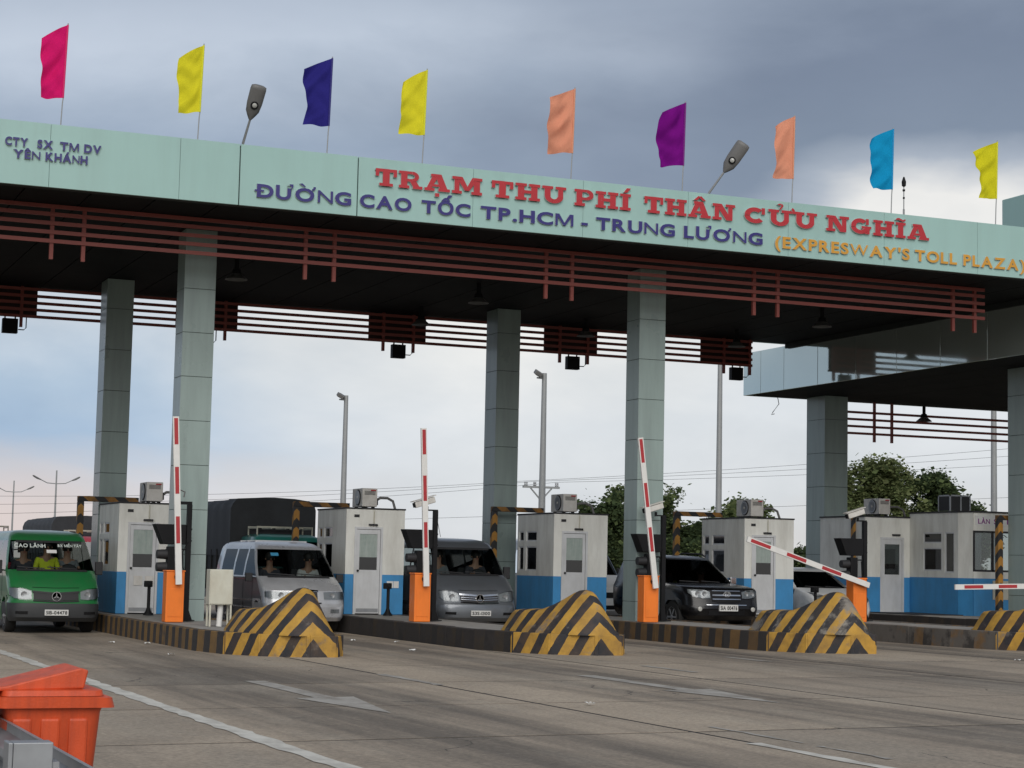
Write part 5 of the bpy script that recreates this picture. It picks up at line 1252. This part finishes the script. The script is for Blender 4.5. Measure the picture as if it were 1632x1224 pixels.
# --- white minibus behind the black car
def minibus(loc):
    t = thing('minibus', 'white minibus glimpsed between the third booth and the second front column', 'minibus', loc)
    W2 = .92
    lv = [(.26, .12, .84, 5.4, .2, .1, .1), (.36, .02, .9, 5.4, .25, .1, .12), (.62, .0, W2, 5.4, .25, .1, .12), (.95, .1, W2, 5.4, .25, .1, .12), (1.1, .3, W2, 5.4, .24, .1, .12), (1.25, .55, W2, 5.4, .22, .1, .12), (1.85, 1.1, W2-.1, 5.35, .2, .1, .12), (1.95, 1.25, W2-.13, 5.3, .2, .1, .1), (2.08, 1.6, W2-.22, 5.2, .2, .12, .06), (2.16, 2.2, W2-.5, 4.9, .15, .1, .02)]
    k0 = [1.3, 2.2, 2.3, 3.3, 3.4, 4.4]
    sh = Shell(lv, [(.2, k0), (1.25, k0), (1.85, [1.5]+k0[1:]), (2.2, [2.0, 2.2, 2.3, 3.3, 3.4, 4.4])])
    def cls(i, j, sd):
        z = lv[i][0]
        if j <= 5 and 1.24 < z < 1.8: return ('windscreen', 0)
        if 1.24 < z < 1.8 and j in (8, 10, 12): return ('side_window', sd*j)
        return ('body', 0)
    sh.build(t, cls, {'body': 'vwhite', 'windscreen': 'gdark', 'side_window': 'gdark'})
    wheels(t, (.95, 4.3), W2-.08, .33)
    sh.strip([(-.5, .68, .82), (.5, .68, .82)], .012).obj('grille', 'black', t)
    sh.strip([(-.8, .4, .5), (.8, .4, .5)], .008).obj('lower_grille', 'black', t)
    for sd in (-1, 1): sh.strip([(sd*.55, .7, .9), (sd*.84, .74, .96)], .012).obj('headlight', 'lens', t)
    mb = MB(); mb.box(-.8, .8, .6, 5.2, .3, .7); mb.obj('interior_floor', 'blackp', t)
    mirror(t, W2, 1.0, 1.3, 'blackp', .25)
    return t
minibus((20.62, 43.6, g(20.6)))

# --- trucks
def truck(loc, label, cabm, W2, H, L):
    t = thing('truck', label, 'truck', loc, 'trucks with tarpaulin covers')
    # cab
    lv = [(.4, .08, W2*.8, 1.7, .12, .1, .04), (.6, .0, W2*.86, 1.7, .15, .1, .05), (1.2, .02, W2*.86, 1.7, .15, .1, .05), (1.35, .06, W2*.86, 1.7, .15, .1, .06), (1.95, .3, W2*.8, 1.7, .15, .1, .06), (2.05, .38, W2*.78, 1.7, .15, .1, .05), (2.12, .55, W2*.6, 1.6, .1, .1, .02)]
    k0 = [.5, 1.3]
    sh = Shell(lv, [(.3, k0), (1.35, k0), (1.95, [.7, 1.3]), (2.3, [.9, 1.3])])
    def cls(i, j, sd):
        z = lv[i][0]
        if j <= 5 and 1.3 < z < 1.9: return ('windscreen', 0)
        if j == 8 and 1.3 < z < 1.9: return ('side_window', sd)
        if z < .59: return ('bumper', 0)
        return ('body', 0)
    sh.build(t, cls, {'body': cabm, 'windscreen': 'gdark', 'side_window': 'gdark', 'bumper': 'vtrim'})
    sh.strip([(-.5, .75, 1.0), (.5, .75, 1.0)], .01).obj('grille', 'black', t)
    for sd in (-1, 1): sh.strip([(sd*.6, .72, .9), (sd*W2*.8, .72, .9)], .012).obj('headlight', 'lens', t)
    # roof rack on the cab
    mb = MB()
    for y in (.7, 1.5): mb.box(-.7, .7, y, y+.03, 2.28, 2.31)
    for x in (-.7, -.35, 0, .35, .67): mb.box(x, x+.03, .7, 1.53, 2.25, 2.279); 
    for x in (-.7, .67): mb.box(x, x+.03, .7, .73, 2.1, 2.25).box(x, x+.03, 1.5, 1.53, 2.1, 2.25)
    mb.obj('roof_rack', 'cream', t)
    mb = MB(); mb.box(-W2, W2, 1.8, L, .75, 1.75); mb.obj('cargo_body', 'wood', t)
    for sd in (-1, 1):
        yy_ = 1.9
        while yy_ < L:
            mb = MB(); mb.box(min(sd*W2, sd*(W2+.04)), max(sd*W2, sd*(W2+.04)), yy_, yy_+.06, .78, 1.75); mb.obj('body_rib', 'wood', t); yy_ += .55
    mb = MB(); n = 40; vs = []; rnd = random.Random(3)
    sec = [(-W2-.03, 1.6), (-W2-.03, H-.28), (-W2+.02, H-.14), (-W2+.14, H-.04), (-W2*.5, H+.0), (0, H+.02), (W2*.5, H), (W2-.14, H-.04), (W2-.02, H-.14), (W2+.03, H-.28), (W2+.03, 1.6)]
    m = int((L-1.75)/.2)
    for k in range(m+1):
        y = 1.75+(L-1.75)*k/m; sag = .05*abs(math.sin(k*math.pi/4))
        for x, z in sec: vs.append((x*(1-sag*.25)+rnd.uniform(-.012, .012), y, z-(sag if z > 1.7 else 0)+rnd.uniform(-.012, .012)))
    w = len(sec); fs = [(k*w+i, k*w+i+1, (k+1)*w+i+1, (k+1)*w+i) for k in range(m) for i in range(w-1)]+[tuple(range(w)), tuple(range(m*w, (m+1)*w))]
    mb.add(vs, fs); mb.obj('tarpaulin', 'tarp', t, smooth=50)
    wheels(t, (.85, L-1.6), W2-.1, .45, .28)
    mirror(t, W2*.86, .25, 1.7, 'blackp', .3, True)
    return t
truck((13.05, 44.6, g(13)), 'cargo truck with teal cab and dark tarpaulin behind the silver minivan', 'vteal', 1.05, 3.02, 8.5)
tk2 = truck((11.0, 58.5, g(11)), 'tarpaulin covered truck showing above the roof of the green van', 'vred', 1.0, 2.75, 7.5)
bus = truck((6.9, 52.0, g(7)), 'red cabbed truck just showing above the roof of the green van at the left edge', 'vred', .95, 2.02, 6)

# ------------------------------------------------------------------ foreground: guard rail and bin
t = thing('guard_rail', 'grey steel guard rail in the lower left corner', 'guard rail', (1.46, 8, g(1.46)))
prof = [(0, .74), (.03, .73), (.03, .68), (-.045, .63), (-.045, .59), (.03, .55), (.03, .52), (-.045, .48), (-.045, .44), (.03, .40), (.03, .36), (0, .345)]
prof2 = prof+[(x-.008, z) for x, z in prof[::-1]]
mb = MB(); mb.prism(prof2, 'Y', -6.5, 2.6); mb.obj('beam', 'steel', t, smooth=30)
for y in (.15, -3.0, 2.3):
    mb = MB(); mb.box(-.235, -.075, y-.06, y+.06, -.05, .80).box(-.255, -.236, y-.06, y+.075, -.05, .80); mb.obj('post', 'steel', t, bevel=.004)
    mb = MB(); mb.box(-.074, -.047, y-.05, y+.05, .42, .72); mb.obj('spacer', 'steel', t)
mb = MB()
for y in (.15, -3.0, 2.3): mb.lathe([(.018, -.01), (.018, .014), (.01, .02)], (.03, y, .53), 'X', 8)
mb.obj('bolt', 'steel', t)

t = thing('litter_bin', 'bright orange wheeled litter bin with its lid ajar behind the guard rail', 'litter bin', (1.71, 10.25, g(1.7)+.03))
def ringbox(zs, smooth=None, ribs=0):
    vs = []
    for z, x0, x1, y0, y1 in zs:
        r_ = .05; n = 6
        P = []
        for cx_, cy_, a0_ in ((x1-r_, y1-r_, 0), (x0+r_, y1-r_, 90), (x0+r_, y0+r_, 180), (x1-r_, y0+r_, 270)):
            for k in range(n+1): a = R(a0_+90*k/n); P.append((cx_+r_*math.cos(a), cy_+r_*math.sin(a)))
        vs += [(x, y, z) for x, y in P]
    w = len(vs)//len(zs)
    fs = [(k*w+i, k*w+(i+1) % w, (k+1)*w+(i+1) % w, (k+1)*w+i) for k in range(len(zs)-1) for i in range(w)]+[tuple(range(w)), tuple(range((len(zs)-1)*w, len(zs)*w))]
    return vs, fs
mb = MB(); mb.add(*ringbox([(.06, -.17, .17, -.18, .2), (.10, -.19, .19, -.2, .22), (.74, -.235, .235, -.26, .27), (.78, -.25, .25, -.27, .28)])); mb.obj('body', 'binor', t, smooth=50)
for x in (-.16, -.02, .12):
    mb = MB(); mb.prism([(x-.045, .12), (x+.045, .12), (x+.05, .73), (x-.05, .73)], 'Y', -.258, -.215); o = mb.obj('rib', 'binor', t, bevel=.015); o.rotation_euler = (R(3.5), 0, 0); o.location = (0, .035, 0)
mb = MB(); mb.add(*ringbox([(.765, -.29, .30, -.30, .31), (.815, -.295, .285, -.305, .315), (.82, -.26, .25, -.28, .29), (.765, -.26, .25, -.28, .29)])); mb.obj('rim', 'binor', t, smooth=50)
mb = MB(); mb.add(*ringbox([(.822, -.265, .245, -.275, .285), (.85, -.26, .24, -.27, .28), (.855, -.22, .2, -.24, .25)])); mb.obj('inner_rim', 'binor', t, smooth=50)
# wedge lid pivoting at the far left handle
mb = MB(); mb.prism([(-.48, .835), (-.48, .852), (-.24, .872), (.125, .962), (.165, .95), (.145, .857), (-.3, .845)], 'Y', -.24, .25); mb.obj('lid', 'binor', t, bevel=.02)
mb = MB(); mb.tube([(-.30, -.25, .80), (-.42, -.23, .90), (-.44, 0, .915), (-.42, .23, .90), (-.30, .25, .80)], .022, 8); mb.obj('handle', 'binor', t, smooth=60)
mb = MB(); mb.prism([(-.42, .74), (-.28, .70), (-.28, .84), (-.5, .93), (-.5, .87)], 'Y', -.2, .2); mb.obj('hinge_lug', 'binor', t, bevel=.02)
for sd in (-1, 1):
    mb = MB(); mb.lathe([(.1, -.03), (.1, .03)], axis='Y', n=16); mb.obj('wheel', 'rubber', t, (-.2, sd*.18, .1))

# litter on the road
lit = [(6.9, 34.8, 'on the dark lane by the first kerb'), (7.45, 34.4, 'against the striped kerb of the first island'), (7.0, 30.5, 'in front of the green van lane'), (11.6, 35.4, 'behind the first crash nose'), (12.2, 34.6, 'at the blackened kerb'), (9.1, 19.4, 'on the road joint in the middle'), (20.6, 27.0, 'past the chipped crash nose'), (11.4, 31.5, 'in the lane beside the first crash nose')]
for i, (x, y, tx) in enumerate(lit):
    rnd = random.Random(i); mb = MB(); vs = []
    for a in range(5):
        for b in range(5): vs.append(((a/4-.5)*.10, (b/4-.5)*.09, .008+rnd.random()*.03))
    mb.add(vs, [(a*5+b, a*5+b+1, (a+1)*5+b+1, (a+1)*5+b) for a in range(4) for b in range(4)])
    tag(mb.obj('paper_scrap', 'paper', None, (x, y, g(x)+.004)), 'crumpled white paper scrap '+tx, 'litter', 'paper scraps on the road')

# ------------------------------------------------------------------ background
def lamp_post(x, y, z, lb, H):
    t = thing('street_lamp', lb, 'street lamp', (x, y, -.3), 'double armed street lamps')
    mb = MB(); mb.tube([(0, 0, 0), (0, 0, H)], [.08, .04], 8); mb.obj('pole', 'pole', t)
    for sd in (-1, 1):
        mb = MB(); mb.tube([(0, 0, H-.75), (sd*.5, 0, H-.72), (sd*.85, 0, H-.55)], .03, 6); a = mb.obj('arm', 'pole', t)
        mb = MB(); mb.tube([(sd*.85, 0, H-.55), (sd*1.05, 0, H-.47), (sd*1.25, 0, H-.36), (sd*1.32, 0, H-.32)], [.03, .055, .05, .02], 8); mb.obj('lamp_head', 'beacon', t)
lamp_post(18.35, 110, 0, 'double armed street lamp left of the rear column', 6.65)
lamp_post(18.95, 130, 0, 'double armed street lamp at the left edge above the green van', 6.75)
def flood(x, y, top, lb):
    t = thing('floodlight_pole', lb, 'floodlight pole', (x, y, -.3), 'floodlight poles beyond the plaza')
    H = top+.3; mb = MB(); mb.tube([(0, 0, 0), (.0, 0, H)], [.15, .085], 10); mb.obj('pole', 'pole', t, smooth=60)
    for i, (dx, dy) in enumerate(((-.28, -.1), (-.1, .22))):
        mb = MB(); mb.cbox((dx, dy, H-.03), (.29, .24, .16), Euler((R(20), R(28), 0))); mb.obj('lamp_head', 'beacon', t, bevel=.03)
    mb = MB(); mb.bar((-.3, -.05, H-.18), (.05, .1, H-.18), .05); mb.obj('bracket', 'pole', t)
flood(24.0, 75, 8.3, 'tall thin floodlight pole in the gap right of the first front column')
flood(27.1, 62, 8.3, 'floodlight pole beside the middle rear column with the power pole behind it')
flood(38.5, 70, 13, 'tall grey pole right of the second front column running up behind the roof')
flood(46.2, 62, 13, 'tall grey pole left of the rightmost column')
t = thing('power_pole', 'power pole with crossarm and insulators above the third booth', 'power pole', (37.1, 85, -.5))
mb = MB(); mb.tube([(0, 0, 0), (0, 0, 6.1)], [.16, .12], 8); mb.obj('pole', 'pole', t)
mb = MB(); mb.box(-.95, .95, -.06, .06, 5.78, 5.88); mb.bar((0, .0, 5.2), (-.55, 0, 5.78), .06); mb.bar((0, 0, 5.2), (.55, 0, 5.78), .06); mb.obj('crossarm', 'pole', t)
for x in (-.85, -.75, -.38, -.3, .76, .86):
    mb = MB(); mb.lathe([(.035, 5.88), (.05, 5.93), (.03, 5.98), (.045, 6.03), (.02, 6.08)], (x, 0, 0), 'Z', 8); mb.obj('insulator', 'steel', t)
def wire(a, b, sag, lb):
    a, b = Vector(a), Vector(b); n = 24
    mb = MB(); mb.tube([a.lerp(b, k/n)-Vector((0, 0, sag*4*(k/n)*(1-k/n))) for k in range(n+1)], .007, 4, False)
    tag(mb.obj('overhead_wire', 'black'), lb, 'wire', 'overhead power wires')
for k, (x, z) in enumerate(((-.85, 5.6), (-.35, 5.6), (.85, 5.6))):
    wire((37.1+x, 85, z), (12+x, 95, 4.3-.4*k), .25, ['topmost','middle','lowest'][k]+' of the thin wires running left from the power pole crossarm')
    wire((37.1+x, 85, z), (70+x, 66+k, 9.2-.5*k), .3, ['topmost','middle','lowest'][k]+' of the thin wires rising right from the power pole crossarm')
wire((30, 86, 3.6), (70, 70, 6.2), .1, 'lowest thin overhead wire crossing behind the booths')
for k, (x, y, h) in enumerate(((14.3, 118, 3.4), (31.0, 120, 3.9))):
    t = thing('power_pole', ['distant low power pole left of the first rear column', 'distant power pole just above the dark truck tarpaulin'][k], 'power pole', (x+(0 if k else 3), y, -.5))
    mb = MB(); mb.tube([(0, 0, 0), (0, 0, h)], .07, 6); mb.obj('pole', 'pole', t)
    mb = MB(); mb.box(-.7, .7, -.04, .04, h-.35, h-.28); mb.obj('crossarm', 'pole', t)

# trees: tapered trunk with limbs, crown of many leaf faces in clumps
LM = [leafmat('leaf_green', (.14, .18, .075)), leafmat('leaf_olive', (.18, .21, .09)), leafmat('leaf_dark', (.075, .105, .05)), leafmat('leaf_light', (.19, .215, .10))]
def tree(x, y, clumps, lb, seed, mats, n=2300, ls=.13, base=-.5):
    rnd = random.Random(seed); t = thing('tree', lb, 'tree', (x, y, base), 'trees beyond the booths')
    top = max(c[2]+c[3]*.6 for c in clumps)
    mb = MB(); tp = (rnd.uniform(-.2, .2), 0, top*.62)
    mb.tube([(0, 0, 0), (tp[0]*.4, .05, top*.3), tp], [.22, .16, .09], 8)
    for cx_, cy_, cz_, cr in clumps:
        b0_ = Vector((tp[0]*.5, 0, top*rnd.uniform(.28, .5))); e_ = Vector((cx_, cy_, cz_-cr*.2)); m_ = b0_.lerp(e_, .5)+Vector((0, 0, -.12))
        mb.tube([b0_, m_, e_], [.09, .055, .02], 6)
    mb.obj('trunk', 'bark', t, smooth=60)
    cr_ = MB()
    for cx_, cy_, cz_, cr in clumps:
        sub = [(rnd.gauss(0, .45), rnd.gauss(0, .45), rnd.gauss(0, .38)) for _ in range(9)]
        for k in range(int(n*cr)):
            s_ = sub[rnd.randrange(9)]
            p = Vector((cx_+cr*(s_[0]+rnd.gauss(0, .24)), cy_+cr*(s_[1]+rnd.gauss(0, .26)), cz_+cr*(s_[2]*.9+rnd.gauss(0, .2))))
            a_ = rnd.random()*6.28; d = Vector((math.cos(a_), math.sin(a_), rnd.uniform(-.7, .35))).normalized(); u_ = d.cross(Vector((rnd.gauss(0, 1), rnd.gauss(0, 1), 1.2))).normalized()
            L = ls*rnd.uniform(.6, 1.35)*(2.2 if k % 7 == 0 else 1); w_ = L*.42
            cr_.cm = rnd.choices((0, 1, 2), (5, 3, 3))[0]
            cr_.add([p, p+d*L*.5+u_*w_, p+d*L, p+d*L*.5-u_*w_], [(0, 1, 2, 3)])
    cr_.obj('crown', mats, t, fix=False)
A = [LM[0], LM[1], LM[2]]; B = [LM[2], LM[0], LM[2]]; C3 = [LM[1], LM[3], LM[0]]
def cl_(seed, w, h0, h1, n, r0_=.7, r1=1.1):
    rnd = random.Random(seed); o = []
    for k in range(n):
        z = rnd.uniform(h0, h1); f = 1-abs((z-h0)/(h1-h0)*2-.9)*.45
        o.append((rnd.uniform(-w, w)*f, rnd.uniform(-w, w)*.6*f, z, rnd.uniform(r0_, r1)))
    return o
tree(35.6, 75, cl_(1, 1.5, 1.8, 4.5, 13), 'dark bushy tree behind the third booth air conditioner', 1, B)
tree(38.0, 76, cl_(2, 1.3, 2.0, 4.75, 13), 'olive tree left of the second front column', 2, A)
tree(39.7, 74, cl_(3, 1.2, 1.2, 3.8, 13), 'dark tree right of the second front column', 3, B)
tree(41.1, 74, cl_(14, .8, 1.0, 3.6, 8), 'lower olive tree beside the dark tree right of the second front column', 14, A)
tree(43.0, 76, cl_(4, 1.1, 1.6, 4.6, 11), 'green tree behind the fourth booth roof', 4, [LM[0], LM[1], LM[0]])
tree(46.2, 76, cl_(5, .7, .5, 2.6, 8), 'small dark tree between the fourth booth and the side canopy column', 5, B)
tree(50.2, 76, cl_(6, 2.1, 2.6, 6.9, 26, .7, 1.05), 'large airy olive tree above the rightmost booth', 6, C3, 1900)
tree(54.1, 76, cl_(7, 1.5, 2.0, 6.3, 22, .8, 1.2), 'dense dark tree right of the airy olive tree', 7, B, 2500)
tree(56.2, 78, cl_(8, .8, 1.5, 4.2, 8, .5, .8), 'sparse pale shrub tree at the foot of the tall pole', 8, C3, 900)
tree(30.6, 76, cl_(9, .9, .2, 2.2, 8), 'low dark tree between the grey van and the third booth', 9, B)
